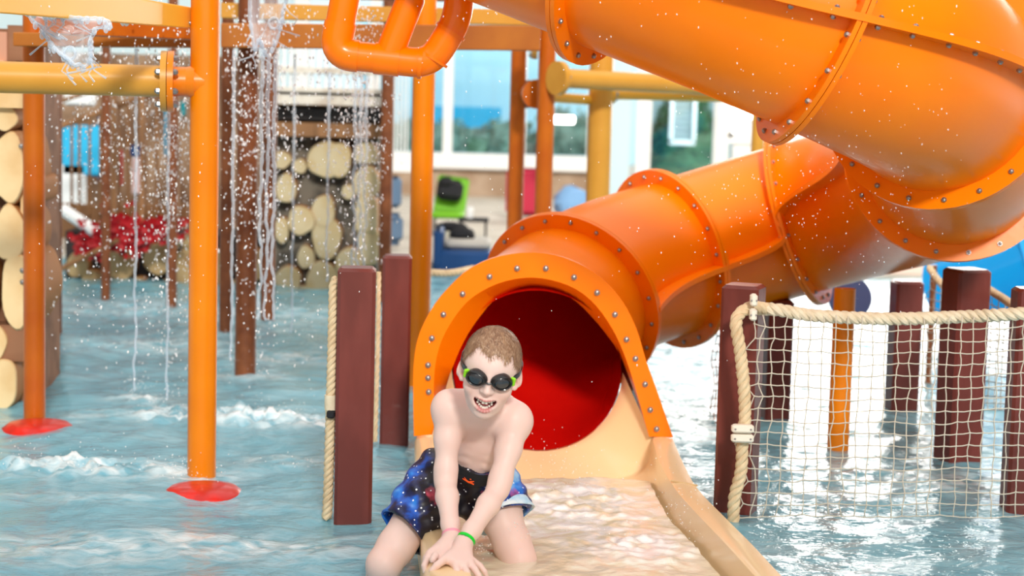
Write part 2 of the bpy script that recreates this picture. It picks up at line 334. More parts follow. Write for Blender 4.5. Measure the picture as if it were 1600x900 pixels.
obj('evergreen_tree', m, TREE, ang=180, label='dark evergreen tree outside the narrow window', cat='tree')
r = thing('wall_vent', W(1066, 222, 21), 'grey framed louvred box standing before the evergreen', 'vent')
a = W(1048, 222, 21); b = W(1086, 150, 21); fr = M()
for xx in (a.x, b.x): fr.box((xx, 21, (a.z+b.z)/2), (.04, .1, b.z-a.z))
fr.box(((a.x+b.x)/2, 21, a.z), (b.x-a.x+.04, .1, .05)); fr.box(((a.x+b.x)/2, 21, b.z), (b.x-a.x+.04, .1, .05)); obj('frame', fr, WHITE, r, smooth=False)
for k in range(8): obj('slat', M().box(((a.x+b.x)/2, 21.02, a.z+(b.z-a.z)*(k+.5)/8), (b.x-a.x-.04, .05, (b.z-a.z)/10)), mat('grey_slat', (.35, .4, .4), .6) if k == 0 else D.materials['grey_slat'], r, smooth=False)
c = W(880, 187, 15); obj('lamp', M().tube([c-V((.09, 0, 0)), c-V((.085, 0, 0)), c+V((.085, 0, 0)), c+V((.09, 0, 0))], [.012, .032, .032, .012], 14), mat('lit_tube_lamp', (1, 1, 1), .4, emit=(1, .98, .95), estr=6), label='glowing white lamp seen between brown and yellow posts', cat='lamp')
c = W(722, 135, 26.5)
c = W(720, 195, 26.4); obj('mural_panel', M().box((c.x, 26.4, c.z), (1.1, .05, .5)).box((c.x+.3, 26.38, c.z-.2), (.6, .05, .25)).tube([V((c.x, 26.42, 0)), V((c.x, 26.42, c.z))], .04, 8), BLUE_T, smooth=False, label='turquoise panel outside the window above the hedge', cat='panel')

# ------------------------------------------------------------------ deck furniture in the far centre
r = thing('deck_chair', W(705, 345, 14.5), 'lime green deck chair with a black towel over its back', 'chair')
a = W(690, 340, 14.5); rot = Matrix.Rotation(math.radians(-14), 3, 'X'); Rz = Matrix.Rotation(.12, 3, 'Y')
c = W(705, 308, 14.6); obj('backrest', M().box(c, (.24, .04, .32), rot=Rz@rot, bev=.03), GREEN, r)
c = W(700, 335, 14.45); obj('seat', M().box(c, (.25, .3, .05), bev=.02), GREEN, r)
c = W(703, 297, 14.5); obj('towel', M().box(c, (.2, .1, .16), rot=Rz@rot, bev=.035).box(c+V((-.03, -.02, .06)), (.12, .1, .08), bev=.03), BLACKF, r)
for sx in (-.1, .1):
    for sy in (-.12, .12): c = W(700, 350, 14.45); obj('leg', M().tube([c+V((sx, sy, .06)), c+V((sx*1.1, sy*1.1, -.16))], .012, 6), STEEL, r)
r = thing('storage_bench', G(710, 424, 0), 'navy blue bench with pale top beyond the rope', 'bench')
a = W(676, 424, 12); b = W(770, 362, 12)
obj('base', M().box(((a.x+b.x)/2, 12.2, a.z+.06), (b.x-a.x, .4, .14), bev=.02), NAVY, r)
obj('seat', M().box(((a.x+b.x)/2+.03, 12.3, a.z+.16), (b.x-a.x-.08, .36, .06), bev=.02), mat('pale_grey_cushion', (.5, .48, .44), .6), r)
obj('side_panel', M().box((a.x+.03, 12.2, a.z+.14), (.06, .42, .25), bev=.02), NAVY, r)
obj('dark_bag', M().ball(W(722, 366, 12.3), (.09, .07, .045), 12, 8, wob=.2).ball(W(705, 354, 12.4), (.1, .06, .03), 12, 8, wob=.2), BLACKF, label='dark crumpled bag on the navy bench', cat='bag')
lt = thing('low_table', W(740, 352, 14), 'low dark table under the white cup', 'table'); c = W(740, 343, 14); zt = c.z
obj('tabletop', M().box(c, (.22, .2, .02), bev=.004), BLACKF, lt)
for sx in (-.09, .09):
    for sy in (-.08, .08): obj('leg', M().tube([V((c.x+sx, c.y+sy, .02)), V((c.x+sx, c.y+sy, zt))], .008, 6), BLACKF, lt)
c = W(734, 334, 14); c.z = zt+.05; obj('cup', M().tube([c-V((0, 0, .04)), c+V((0, 0, .04))], [.022, .03], 12), WHITE, label='white cup right of the green chair', cat='cup')
c = W(826, 300, 16); obj('crimson_towel', M().box(c, (.38, .1, .4), bev=.04), mat('crimson_cloth', (.5, .03, .07), .8), label='crimson towel behind the two brown posts', cat='towel')
c = W(893, 318, 16); obj('blue_bag', M().ball(c, (.16, .1, .14), 12, 8, wob=.25), mat('blue_white_cloth', (.2, .4, .7), .7), label='blue bag beside the yellow post', cat='bag')
c = W(617, 300, 13); obj('dark_panel_bag', M().box(c, (.09, .1, .22), bev=.03).box(c+V((0.0, 0, -.25)), (.12, .12, .22), bev=.05), mat('slate_cloth', (.12, .2, .32), .8), label='slate blue bag left of the orange post', cat='bag')
m = M()
for k in range(5): m.box(W(613+6*k, 150, 15), (.012, .03, 1.0))
m.box(W(624, 105, 15), (.2, .04, .04)); m.box(W(624, 262, 15), (.22, .1, .06))
obj('white_railing', m, WHITE, smooth=False, label='white barred railing left of the orange post', cat='railing')

# ------------------------------------------------------------------ log building, far: right block and left block
def log(name, par, px, py, rx, ry, Yd, mt, ln=.5, n=18, sq=0):
    c = W(px, py, Yd); sx = rx*Yd/F; sz = ry*Yd/F; ph = random.random()*6; m = M(); out = []
    for k in range(n):
        t = 2*PI*k/n; w = 1+.05*math.sin(3*t+ph)+.03*math.sin(5*t+ph*2); ct, st_ = math.cos(t), math.sin(t)
        if sq: ct = math.copysign(abs(ct)**.55, ct); st_ = math.copysign(abs(st_)**.55, st_)
        out.append(V((ct*sx*w, 0, st_*sz*w)))
    rows = [[c+p*s+V((0, y, 0)) for p in out] for s, y in ((.4, -.004), (.93, -.003), (.985, .008), (1.0, .03), (1.0, ln))]
    m.grid(rows, close=True); f0 = len(m.v); m.add([c+p*.4+V((0, -.004, 0)) for p in out], [tuple(range(n))])
    o = obj(name, m, [mt, BARKLINE], par)
    for p in o.data.polygons:
        if max(o.data.vertices[i].co.y for i in p.vertices) > (-ln/2+.02): p.material_index = 1
    return o
YL = 10.9
r = thing('log_wall', G(515, 478, 0), 'far wall of stacked pale log ends behind falling water', 'wall')
a = W(425, 478, YL); b = W(590, 180, YL); obj('backing', M().box(((a.x+b.x)/2, YL+.25, (a.z+b.z)/2), (b.x-a.x, .3, b.z-a.z)), GREYW, r, smooth=False)
for (px, py, rx, ry) in [(508, 250, 24, 25), (530, 250, 16, 24), (571, 240, 15, 14), (447, 295, 14, 20), (572, 285, 18, 22), (470, 345, 18, 20), (505, 330, 16, 22), (510, 372, 20, 30), (478, 402, 12, 16), (450, 440, 17, 22), (505, 440, 24, 28), (572, 335, 15, 26),
                         (575, 385, 15, 26), (440, 360, 10, 18), (545, 410, 18, 20), (545, 300, 10, 10), (440, 250, 13, 12), (545, 455, 16, 18), (478, 462, 14, 14), (468, 260, 10, 10)]:
    log('log', r, px, py, rx*1.2, ry*1.18, YL+random.uniform(-.02, .03), LOGEND2, ln=.3, sq=1 if rx == 15 else 0)
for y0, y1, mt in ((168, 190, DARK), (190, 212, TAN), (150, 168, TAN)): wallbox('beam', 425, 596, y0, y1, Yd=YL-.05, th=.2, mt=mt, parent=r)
r = thing('balcony', W(515, 165, 10.8), 'weathered white balcony railing above the far log wall', 'railing')
for y0, y1 in ((108, 113), (140, 147), (147, 162)): wallbox('rail', 425, 600, y0, y1, Yd=10.7, th=.05, mt=WHITEWARM, parent=r)
for k in range(15): wallbox('baluster', 430+11*k, 435+11*k, 76, 144, Yd=10.72, th=.02, mt=WHITE, parent=r)

YL2 = 11.0
r = thing('log_retaining_wall', G(200, 460, 0), 'low dark log end wall under the red flowers', 'wall')
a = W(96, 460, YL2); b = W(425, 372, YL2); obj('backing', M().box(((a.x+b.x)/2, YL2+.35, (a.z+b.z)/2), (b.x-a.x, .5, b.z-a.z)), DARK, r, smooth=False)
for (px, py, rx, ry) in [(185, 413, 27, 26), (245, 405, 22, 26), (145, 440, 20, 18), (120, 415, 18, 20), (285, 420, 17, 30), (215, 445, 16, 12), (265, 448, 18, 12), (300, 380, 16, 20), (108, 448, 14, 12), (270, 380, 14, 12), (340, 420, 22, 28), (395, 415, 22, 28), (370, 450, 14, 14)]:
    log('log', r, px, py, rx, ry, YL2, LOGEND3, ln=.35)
r = thing('wooden_stair', G(200, 400, 0), 'wooden stair with brown handrails and slats above red flowers', 'stair')
obj('handrail', M().tube([W(88, 200, 11.4), W(290, 128, 11.4)], .016, 8), TAN, r); obj('handrail', M().tube([W(95, 158, 11.4), W(220, 118, 11.4)], .012, 8), TAN, r)
for i, px in enumerate([112, 124, 140, 157, 170, 186, 200, 228, 245, 262, 280]):
    ytop = 200-(px-88)*.355; obj('baluster', M().tube([W(px, ytop, 11.4), W(px, 335, 11.4)], .009, 6), TAN, r)
for px, w in ((178, 9), (222, 8), (275, 9)): wallbox('newel_post', px-w/2, px+w/2, 100, 360, Yd=11.3, th=.05, mt=TAN, parent=r)
for k in range(9): wallbox('plank', 96+k*22, 117+k*22, 318+((k*7) % 5), 372, Yd=11.45, th=.05, mt=TAN, parent=r)
for i, (px, py, w, h, mt, nm, lab) in enumerate([(130, 235, 66, 80, BLUE_T, 'blue_board', 'bright blue board behind the stair slats'), (268, 200, 22, 90, BLUE_T, 'blue_board', 'narrow blue board left of the orange post flange'),
        (115, 300, 40, 90, WHITE, 'white_board', 'white board low behind the stair slats'), (218, 275, 24, 60, mat('pink_white_cloth', (.75, .55, .55), .7), 'towel', 'pink and white towel hanging behind the stair'),
        (160, 230, 14, 110, NAVY, 'towel', 'long navy towel hanging behind the stair'), (185, 262, 14, 60, mat('dull_red_cloth', (.45, .05, .06), .7), 'towel', 'dull red towel hanging behind the stair'), (213, 236, 18, 20, NAVY, 'cap', 'small navy cloth above the pink towel'),
        (125, 152, 50, 26, WHITE, 'roof_board', 'white roof board above the blue board'), (278, 170, 24, 26, mat('teal_paint', (0, .25, .3), .5), 'sign_board', 'dark teal panel beside the orange flange')]):
    c = W(px, py, 12.2); obj(nm, M().box(c, (w*12.2/F, .04, h*12.2/F), bev=.015), mt, label=lab, cat=nm.split('_')[-1])
wallbox('dim_panel', 96, 425, 90, 380, Yd=13.5, mt=mat('warm_brown_back_panel', (.13, .07, .04), .8, noise=(3, (.3, .2, .13), .4, .6)), label='dim brown panelled wall far behind the stair', cat='wall')
def flowers(cpx, cpy, sx, sz, n, lab):
    m = M(); c0 = W(cpx, cpy, 10.75)
    for _ in range(n):
        p = c0+V((random.gauss(0, .5)*sx, random.uniform(-.06, .06), random.gauss(0, .5)*sz))
        for k in range(5):
            t = random.random()*2*PI; d = V((math.cos(t), -.5, math.sin(t))).normalized()*.04; w_ = V((-d.z, 0, d.x))*.4; m.add([p, p+d*.5+w_, p+d, p+d*.5-w_], [(0, 1, 2, 3)])
    obj('red_flowers', m, REDL, ang=180, label=lab, cat='flowers', kind='stuff')
flowers(190, 362, .15, .11, 110, 'large bunch of red flowers on the low log wall'); flowers(150, 385, .1, .06, 50, 'small bunch of red flowers left on the low log wall'); flowers(245, 358, .14, .05, 60, 'trailing red flowers right of the large bunch')
obj('white_pipe', M().tube([W(96, 326, 10.9), W(150, 362, 10.9)], .035, 12), WHITE, label='white slanting pipe left of the red flowers', cat='pipe')
obj('slanting_pole', M().tube([W(96, 420, 10.6), W(185, 375, 10.6)], .014, 8), TAN, label='tan slanting pole below the red flowers', cat='pole')

# ------------------------------------------------------------------ near log building at the left edge
YN = 6.9
r = thing('log_building', G(10, 668, 0), 'near log building edge with big cream log ends at left', 'building')
a = W(-110, 672, YN); b = W(40, 45, YN); obj('backing', M().box(((a.x+b.x)/2-.02, YN+.35, (a.z+b.z)/2), (b.x-a.x, .5, b.z-a.z)), BARK, r, smooth=False)
for (px, py, rx, ry) in [(8, 185, 19, 20), (12, 263, 27, 57), (14, 365, 25, 45), (28, 455, 28, 62), (-6, 535, 17, 28), (4, 600, 24, 42), (-45, 300, 26, 45), (-30, 450, 26, 50), (-50, 190, 20, 30), (-52, 560, 24, 40), (40, 300, 10, 22)]:
    log('log', r, px, py, rx, ry, YN-.02 if px != 40 else YN+.03, LOGEND, ln=.4, n=26)
for (x0, x1, y0, y1, mt, dy) in [(-60, 40, 508, 562, BARK, -.01), (-60, 38, 640, 672, POST_R, -.03), (-60, 42, 140, 166, LOGEND, -.06), (-60, 12, 95, 140, LOGEND, -.05), (14, 42, 40, 95, BARK, -.02), (-60, 14, 50, 95, mat('rosy_plank', (.6, .3, .2), .6), -.03), (30, 42, 225, 360, LOGEND, .02)]:
    wallbox('timber', x0, x1, y0, y1, Yd=YN, th=.12, mt=mt, dy=dy, parent=r)
for px, py in ((33, 228), (35, 422), (35, 440)): inst('bolt', BOLT, W(px, py, YN-.03), r, (0, -1, 0), sc=(1.2, 1.2, 1))
# ------------------------------------------------------------------ tube slide
slide = thing('tube_slide', G(850, 700, 0), 'orange covered tube slide curling down to a red mouth and cream trough', 'slide')
CP = [W(430, -230, 5.6), W(600, -215, 5.35), W(790, -158, 5.15), W(964, -92, 5.0), W(1130, -32, 4.87), W(1292, 32, 4.8), W(1395, 85, 4.9), W(1472, 138, 5.25), W(1505, 195, 5.52), W(1492, 243, 5.85), W(1440, 280, 6.4), W(1365, 307, 6.85), W(1250, 340, 7.12), W(1145, 370, 7.08), W(1046, 405, 6.92), W(965, 428, 6.8), W(886, 465, 6.55), W(846, 545, 6.3), W(839, 580, 6.05)]
CL = resample(cr(CP, 12), 420)
for _ in range(250): CL = [CL[0]]+[(CL[i-1]+CL[i]*2+CL[i+1])/4 for i in range(1, 419)]+[CL[419]]
TG = [(CL[min(i+2, 419)]-CL[max(i-2, 0)]).normalized() for i in range(420)]
def fr_at(i):
    t = TG[i]; s = t.cross(V((0, 0, 1))).normalized(); return t, s, s.cross(t)     # tangent, side (right-hand), up
def near(p): return min(range(420), key=lambda i: (CL[i]-p).length)
RT, RF, RI = .282, .332, .268
RINGS = [near(CP[1]), near(CP[3]), near(CP[5]), near(CP[7]), near(CP[9]), near(CP[12]), near(CP[14]), near(CP[16])]
TILTS = {}
def tubepts(i, R, n=48, a0=0, a1=2*PI, close=True):
    t, s, u = fr_at(i); k = n if close else n-1
    return [CL[i]+(s*math.cos(a0+(a1-a0)*j/k)+u*math.sin(a0+(a1-a0)*j/k))*R for j in range(n)]
for k in range(len(RINGS)-1):
    i0, i1 = RINGS[k], RINGS[k+1]; st = list(range(i0, i1+1, 2))
    if st[-1] != i1: st.append(i1)
    sec = obj('tube_section', M().grid([tubepts(i, RT) for i in st], close=True), ORANGE, slide, ang=180)
    for sgn in (1, -1):          # the lengthwise joint flange of each section
        m = M(); ctr = []
        for i in st:
            t, s, u = fr_at(i); a = s*sgn; c = CL[i]; ctr.append((c+a*.31+u*.009, u))
            m.v += [c+a*.275-u*.009, c+a*.335-u*.009, c+a*.335+u*.009, c+a*.275+u*.009]
        nn = len(m.v)//4; m.f = [(4*q+j, 4*q+(j+1) % 4, 4*q+4+(j+1) % 4, 4*q+4+j) for q in range(nn-1) for j in range(4)]+[(0, 1, 2, 3), (nn*4-1, nn*4-2, nn*4-3, nn*4-4)]
        sf = obj('seam_flange', m, ORANGE, sec)
        if sgn == 1:
            L = resample([p for p, _ in ctr], 60)
            tot = sum((L[i+1]-L[i]).length for i in range(59)); nb = max(2, int(tot/.1))
            for b in range(nb): 
                q = int(59*(b+.5)/nb); uu = ctr[min(len(ctr)-1, int(len(ctr)*q/59))][1]; inst('bolt', BOLT, L[q], sec, uu); inst('bolt', BOLT, L[q]-uu*.02, sec, -uu)
for k, i in enumerate(RINGS):
    t, s, u = fr_at(i); c = CL[i]
    fl = obj('flange', M().ring(c-t*.007, t, .275, RF, .012, 56).ring(c+t*.007, t, .275, RF, .012, 56), ORANGE, slide)
    for b in range(20):
        a = 2*PI*(b+.5)/20; p = c+(s*math.cos(a)+u*math.sin(a))*.308
        inst('bolt', BOLT, p-t*.013, fl, -t); inst('bolt', BOLT, p+t*.013, fl, t)
obj('red_lining', M().grid([tubepts(i, RI) for i in list(range(RINGS[-2], 420, 2))+[419]], close=True), RED_IN, slide, ang=180, label='deep red inside of the tube')

# hood: from the last ring to the arch; profiles run left foot -> over the top -> right foot
YA = 5.95; NP = 49
outer = [(647, 680), (646, 620), (647, 565), (655, 522), (676, 480), (700, 450), (733, 420), (775, 401), (822, 394), (868, 398), (910, 414), (945, 438), (975, 474), (995, 515), (1009, 562), (1027, 612), (1051, 682)]
mid = [(680, 680), (678, 620), (680, 572), (690, 532), (711, 494), (738, 464), (779, 442), (825, 433), (866, 438), (903, 453), (932, 478), (957, 514), (975, 553), (993, 607), (1014, 681)]
inner = [(690, 680), (692, 630), (698, 602), (713, 559), (730, 524), (752, 492), (777, 466), (825, 448), (868, 454), (900, 471), (929, 500), (951, 527), (967, 552), (989, 607), (1012, 681)]
def prof(P, Yd): return resample(cr([W(x, y, Yd) for x, y in P], 8), NP)
P_out, P_mid, P_in = prof(outer, YA), prof(mid, YA), prof(inner, YA+.1)
P_att = [a.lerp(b, .35) for a, b in zip(P_out, P_mid)]
iR = RINGS[-1]; t, s, u = fr_at(iR)
def arc(i, R, lo=-52, hi=232):     # left foot over the top to right foot; side vector s points to the photo's left here
    t, s, u = fr_at(i); sl = s if s.x < 0 else -s; out = []
    for k in range(NP):
        a = math.radians(hi+(lo-hi)*k/(NP-1)); out.append(CL[i]+(-sl*math.cos(a)+u*math.sin(a))*R)
    return out
A0 = arc(iR, RT)
def loft(A, B, n, ta, tb):       # Hermite loft between two profiles, leaving along ta, arriving along tb
    rows = []
    for k in range(n+1):
        x = k/n; h0 = 2*x**3-3*x*x+1; h1 = x**3-2*x*x+x; h2 = -2*x**3+3*x*x; h3 = x**3-x*x
        rows.append([a*h0+ta*h1+b*h2+tb*h3 for a, b in zip(A, B)])
    return rows
hoodrows = loft(A0, [p+V((0, .012, 0)) for p in P_att], 14, t*.3, V((0, -.5, 0)))
obj('hood', M().grid(hoodrows), ORANGE, slide, ang=180, label='flared orange hood over the slide mouth')
m = M(); fr2 = [P_out, P_mid]
f = [p+V((0, -.012, 0)) for p in P_out]; g = [p+V((0, -.012, 0)) for p in P_mid]
m.grid([[p+V((0, .012, 0)) for p in P_out], f, [p+V((0, -.002, 0)) for p in f], g, P_in, [p+V((0, .03, 0)) for p in P_in]])
arch = obj('arch_flange', m, ORANGE, slide, ang=25, label='bolted orange arch rim of the slide mouth')
for (bx, by) in [(723, 459), (765, 432), (808, 419), (853, 419), (897, 433), (933, 457), (961, 491), (979, 530), (693, 491), (675, 528), (669, 570), (669, 590), (670, 612), (993, 560), (1008, 600), (1016, 640), (1026, 670)]:
    inst('bolt', BOLT, W(bx, by, YA-.016), arch, (0, -1, 0), sc=(1.25, 1.25, 1.2))
ins = arc(iR, RI); inrows = loft([p for p in ins], [p+V((0, .03, 0)) for p in P_in], 12, t*.25, V((0, -.3, 0)))
obj('hood_lining', M().grid(inrows), RED_IN, slide, ang=180, label='red inner face of the hood')

# cream trough
ZR = .12
ro = [(1051, 683), (1068, 722), (1091, 764), (1136, 811), (1178, 853), (1219, 897), (1262, 940), (1300, 975)]
ri = [(1019, 683), (1031, 722), (1055, 764), (1092, 806), (1131, 847), (1172, 892), (1212, 935), (1245, 970)]
lo = [(648, 683), (648, 722), (650, 764), (655, 811), (660, 850), (664, 893), (670, 940), (676, 975)]
li = [(674, 683), (680, 722), (688, 764), (698, 811), (714, 850), (734, 893), (748, 940), (756, 975)]
def rail(P): return resample(cr([G(x, y, ZR) for x, y in P], 8), 46)
RO, RN, LO, LN = rail(ro), rail(ri), rail(lo), rail(li)
rows = []
# inside the hood: lower half of the tube circle blending to the U
c8 = CL[419]; cir = []
for k in range(25):
    a = PI+PI*k/24; cir.append(c8+TG[419]*-.012+(V((1,0,0))*math.cos(a)+fr_at(419)[2]*math.sin(a))*.273)
def usec(LN_, RN_, zr=ZR, zf=-.03):
    w = RN_-LN_; pts = []
    for k in range(25):
        x = k/24; c = math.cos(PI*x); e = math.copysign(abs(c)**.62, c); q = abs(math.sin(PI*x))**.5
        p = LN_+w*(.5-.5*e); p.z = zr+(zf-zr)*q; pts.append(p)
    return pts
u0 = usec(LN[0], RN[0])
for k in range(9):
    x = k/9; x = x*x*(3-2*x); r_ = [a.lerp(b, x) for a, b in zip(cir, u0)]
    rows.append([r_[0]]*5+r_+[r_[-1]]*5)
for i in range(46):
    L0, L1, R1, R0 = LO[i].copy(), LN[i].copy(), RN[i].copy(), RO[i].copy()
    dn = V((0, 0, -.45)); s1 = .014
    left = [L0+dn, L0+V((0, 0, -s1)), L0.lerp(L1, .12)+V((0, 0, .002)), L0.lerp(L1, .5)+V((0, 0, .006)), L0.lerp(L1, .92)+V((0, 0, .002))]
    right = [R1.lerp(R0, .08)+V((0, 0, .002)), R1.lerp(R0, .5)+V((0, 0, .006)), R1.lerp(R0, .95)+V((0, 0, .002)), R0+V((0, 0, -s1)), R0+dn]
    rows.append(left+usec(L1, R1)+right)
obj('trough', M().grid(rows), CREAM, slide, ang=60, label='cream open run-out trough')
obj('joint_strip', M().tube([RO[16]+V((.001, 0, .004)), RN[15]+V((0, 0, .006))], .003, 6), mat('tan_joint', (.6, .42, .22), .5), slide)

# the pool surface dips under the trough
pw = D.objects['pool_water'].data; pc = np.empty(len(pw.vertices)*3, np.float32); pw.vertices.foreach_get('co', pc); pc = pc.reshape(-1, 3)
ys = np.array([p.y for p in LO])[::-1]; xl = np.interp(pc[:, 1], ys, np.array([p.x for p in LO])[::-1]); ys2 = np.array([p.y for p in RO])[::-1]; xr = np.interp(pc[:, 1], ys2, np.array([p.x for p in RO])[::-1])
inside = (pc[:, 0] > xl+.025) & (pc[:, 0] < xr-.025) & (pc[:, 1] < 6.12); pc[inside, 2] = -.3; pw.vertices.foreach_set('co', pc.ravel()); pw.update()
# water in the trough
m = M(); rws = []
NT = 150; NW = 90
Lw, Rw = resample(LN, NT), resample(RN, NT)
def N2(x, y, sc, sd): return smooth_noise(np.array([[x]]), np.array([[y]]), sc, sd)[0, 0]
U = np.linspace(0, 1, NW); TT = np.linspace(0, 1, NT)
XX = np.array([[Lw[i].x+(Rw[i].x-Lw[i].x)*(.03+.94*uu) for uu in U] for i in range(NT)]); YY = np.array([[Lw[i].y+(Rw[i].y-Lw[i].y)*(.03+.94*uu) for uu in U] for i in range(NT)])
base = .035+.02*TT[:, None]
bump = np.exp(-((TT-.28)/.12)**2)[:, None]*np.exp(-((U-.55)/.4)**2)[None, :]+np.exp(-((TT-.55)/.1)**2)[:, None]*np.exp(-((U-.8)/.25)**2)[None, :]
fb = np.exp(-((TT-.34)/.25)**2)[:, None]*np.exp(-((U-.6)/.4)**2)[None, :]
ZZ = base+(smooth_noise(XX, YY, 6, 61)-.4)*.01+(smooth_noise(XX, YY, 24, 62)-.5)*.006+bump*(.003+.022*smooth_noise(XX, YY, 22, 63)*smooth_noise(XX, YY, 50, 64))+(smooth_noise(XX, YY, 60, 65)-.5)*.005*fb

edge = np.clip((np.arange(NT)[:, None]-7*smooth_noise(XX, YY, 11, 71)-3)/12, 0, 1); edge = edge*edge*(3-2*edge); ZZ = ZZ*edge+(-.06)*(1-edge)

m.grid([[V((XX[i, j], YY[i, j], ZZ[i, j])) for j in range(NW)] for i in range(NT)])
TW = D.materials.new('trough_water'); TW.use_nodes = True; nt = TW.node_tree; nt.nodes.clear(); N = nt.nodes.new; Lk = nt.links.new
out = N('ShaderNodeOutputMaterial'); tc = N('ShaderNodeTexCoord'); n1 = N('ShaderNodeTexNoise'); n1.inputs['Scale'].default_value = 8; n1.inputs['Detail'].default_value = 6; n1.inputs['Distortion'].default_value = 1.2; Lk(tc.outputs['Object'], n1.inputs['Vector'])
n2 = N('ShaderNodeTexNoise'); n2.inputs['Scale'].default_value = 45; n2.inputs['Detail'].default_value = 3; Lk(tc.outputs['Object'], n2.inputs['Vector'])
bp = N('ShaderNodeBump'); bp.inputs['Strength'].default_value = .35; bp.inputs['Distance'].default_value = .01; Lk(n1.outputs[0], bp.inputs['Height'])
bp2 = N('ShaderNodeBump'); bp2.inputs['Strength'].default_value = .35; bp2.inputs['Distance'].default_value = .005; Lk(n2.outputs[0], bp2.inputs['Height']); Lk(bp.outputs[0], bp2.inputs['Normal'])
at = N('ShaderNodeAttribute'); at.attribute_name = 'foam'; mu = N('ShaderNodeMath'); mu.operation = 'MULTIPLY'; mr = N('ShaderNodeMapRange'); mr.inputs[1].default_value = .38; mr.inputs[2].default_value = .6; Lk(n1.outputs[0], mr.inputs[0]); Lk(mr.outputs[0], mu.inputs[0]); Lk(at.outputs['Fac'], mu.inputs[1]); mu.use_clamp = True
tr = N('ShaderNodeBsdfTransparent'); tr.inputs[0].default_value = (.9, .95, .9, 1); gl = N('ShaderNodeBsdfGlossy'); gl.inputs['Roughness'].default_value = .12; Lk(bp2.outputs[0], gl.inputs['Normal'])
frn = N('ShaderNodeFresnel'); frn.inputs[0].default_value = 1.33; Lk(bp2.outputs[0], frn.inputs['Normal']); m1 = N('ShaderNodeMixShader'); Lk(frn.outputs[0], m1.inputs[0]); Lk(tr.outputs[0], m1.inputs[1]); Lk(gl.outputs[0], m1.inputs[2])
fo = N('ShaderNodeBsdfPrincipled'); fo.inputs['Roughness'].default_value = .2; fo.inputs['Specular IOR Level'].default_value = .25; fmx = N('ShaderNodeMix'); fmx.data_type = 'RGBA'; fmx.inputs[6].default_value = (.9, .84, .62, 1); fmx.inputs[7].default_value = (.97, .97, .97, 1); Lk(mu.outputs[0], fmx.inputs[0]); Lk(fmx.outputs[2], fo.inputs['Base Color']); Lk(bp2.outputs[0], fo.inputs['Normal'])
m2 = N('ShaderNodeMixShader'); mr2 = N('ShaderNodeMapRange'); mr2.inputs[3].default_value = .8; mr2.inputs[4].default_value = .92; Lk(mu.outputs[0], mr2.inputs[0]); Lk(mr2.outputs[0], m2.inputs[0]); Lk(m1.outputs[0], m2.inputs[1]); Lk(fo.outputs[0], m2.inputs[2]); Lk(m2.outputs[0], out.inputs[0])
o = obj('trough_water', m, TW, ang=180, label='white foaming water rushing along the cream trough', cat='water', kind='stuff')
fa = o.data.attributes.new('foam', 'FLOAT', 'POINT'); fa.data.foreach_set('value', np.clip(1.1*fb+.05+.8*bump, 0, 1.3).ravel().astype(np.float32))

# ------------------------------------------------------------------ round support posts
def post(px0, y0, px1, y1, w, mt, label, name='support_post', zb=None, Yd=None, group=None, ztop=2.2):
    """post whose foot is seen at px1,y1 (on the water unless a depth is given), w pixels wide"""
    if Yd is None: b = G(px1, y1, 0); Yd = b.y
    else: b = W(px1, y1, Yd)
    r = w*Yd/F/2; zb = -.34 if zb is None else zb
    return obj(name, M().tube([V((b.x, Yd, zb)), V((b.x, Yd, ztop))], r, 28), mt, base=True, label=label, cat='post', group=group), V((b.x, Yd, 0)), r
MAIN = G(315, 745); rM = 45*MAIN.y/F/2
r = thing('support_post', V((MAIN.x, MAIN.y, -.34)), 'tall bright orange post standing in the left foreground water', 'post')
obj('pole', M().tube([V((MAIN.x, MAIN.y, -.34)), V((MAIN.x, MAIN.y, 2.2))], rM, 32), POST_O, r, ang=60)
c = W(300, 128, MAIN.y-.0); zp = c.z; e = W(266, 128, MAIN.y); e.z = zp
dx = V((-1, -.13, 0)).normalized()
s0 = V((MAIN.x, MAIN.y, zp)); obj('branch_pipe', M().tube([s0, s0+dx*.105], .044, 24), POST_O, r, ang=60); obj('weld_collar', M().tube([s0+dx*.03, s0+dx*.055], [.05, .044], 24), POST_O, r)
fo_ = obj('flange', M().tube([s0+dx*.09, s0+dx*.108], .09, 40), POST_O, r)
YP = thing('crossbeam_pipe', s0+dx*.6, 'ochre horizontal pipe bolted to the tall orange post', 'pipe')
obj('pipe', M().tube([s0+dx*.126, s0+dx*1.35], .047, 28), YELLOW, YP, ang=60); fy = obj('flange', M().tube([s0+dx*.11, s0+dx*.128], .09, 40), YELLOW, YP)
side = V((-dx.y, dx.x, 0)); 
for b in range(8):
    a = 2*PI*(b+.5)/8; q = (side*math.cos(a)+V((0, 0, 1))*math.sin(a))*.073
    inst('bolt', BOLT, s0+dx*.09+q, fo_, -dx, sc=(1.3, 1.3, 1.8)); inst('bolt', BOLT, s0+dx*.129+q, fy, dx, sc=(1.3, 1.3, 1.8))
def pad(px, py, rx, label):
    c = G(px, py, 0); m = M(); rows = []
    for rr, zz in ((0, .022), (.5, .02), (.8, .013), (1, -.006), (1.04, -.05)):
        rows.append([c+V((rx*rr*math.cos(2*PI*k/40), rx*rr*math.sin(2*PI*k/40)*1.0, zz)) for k in range(40)])
    m.grid(rows, close=True); obj('base_pad', m, RED_PAD, ang=180, label=label, cat='pad')
pad(318, 768, .122, 'round red pad awash at the foot of the tall orange post'); pad(60, 667, .125, 'round red pad at the foot of the leftmost orange post')
post(0, 0, 54, 655, 34, POST_R, 'rust orange post beside the near log building at left')
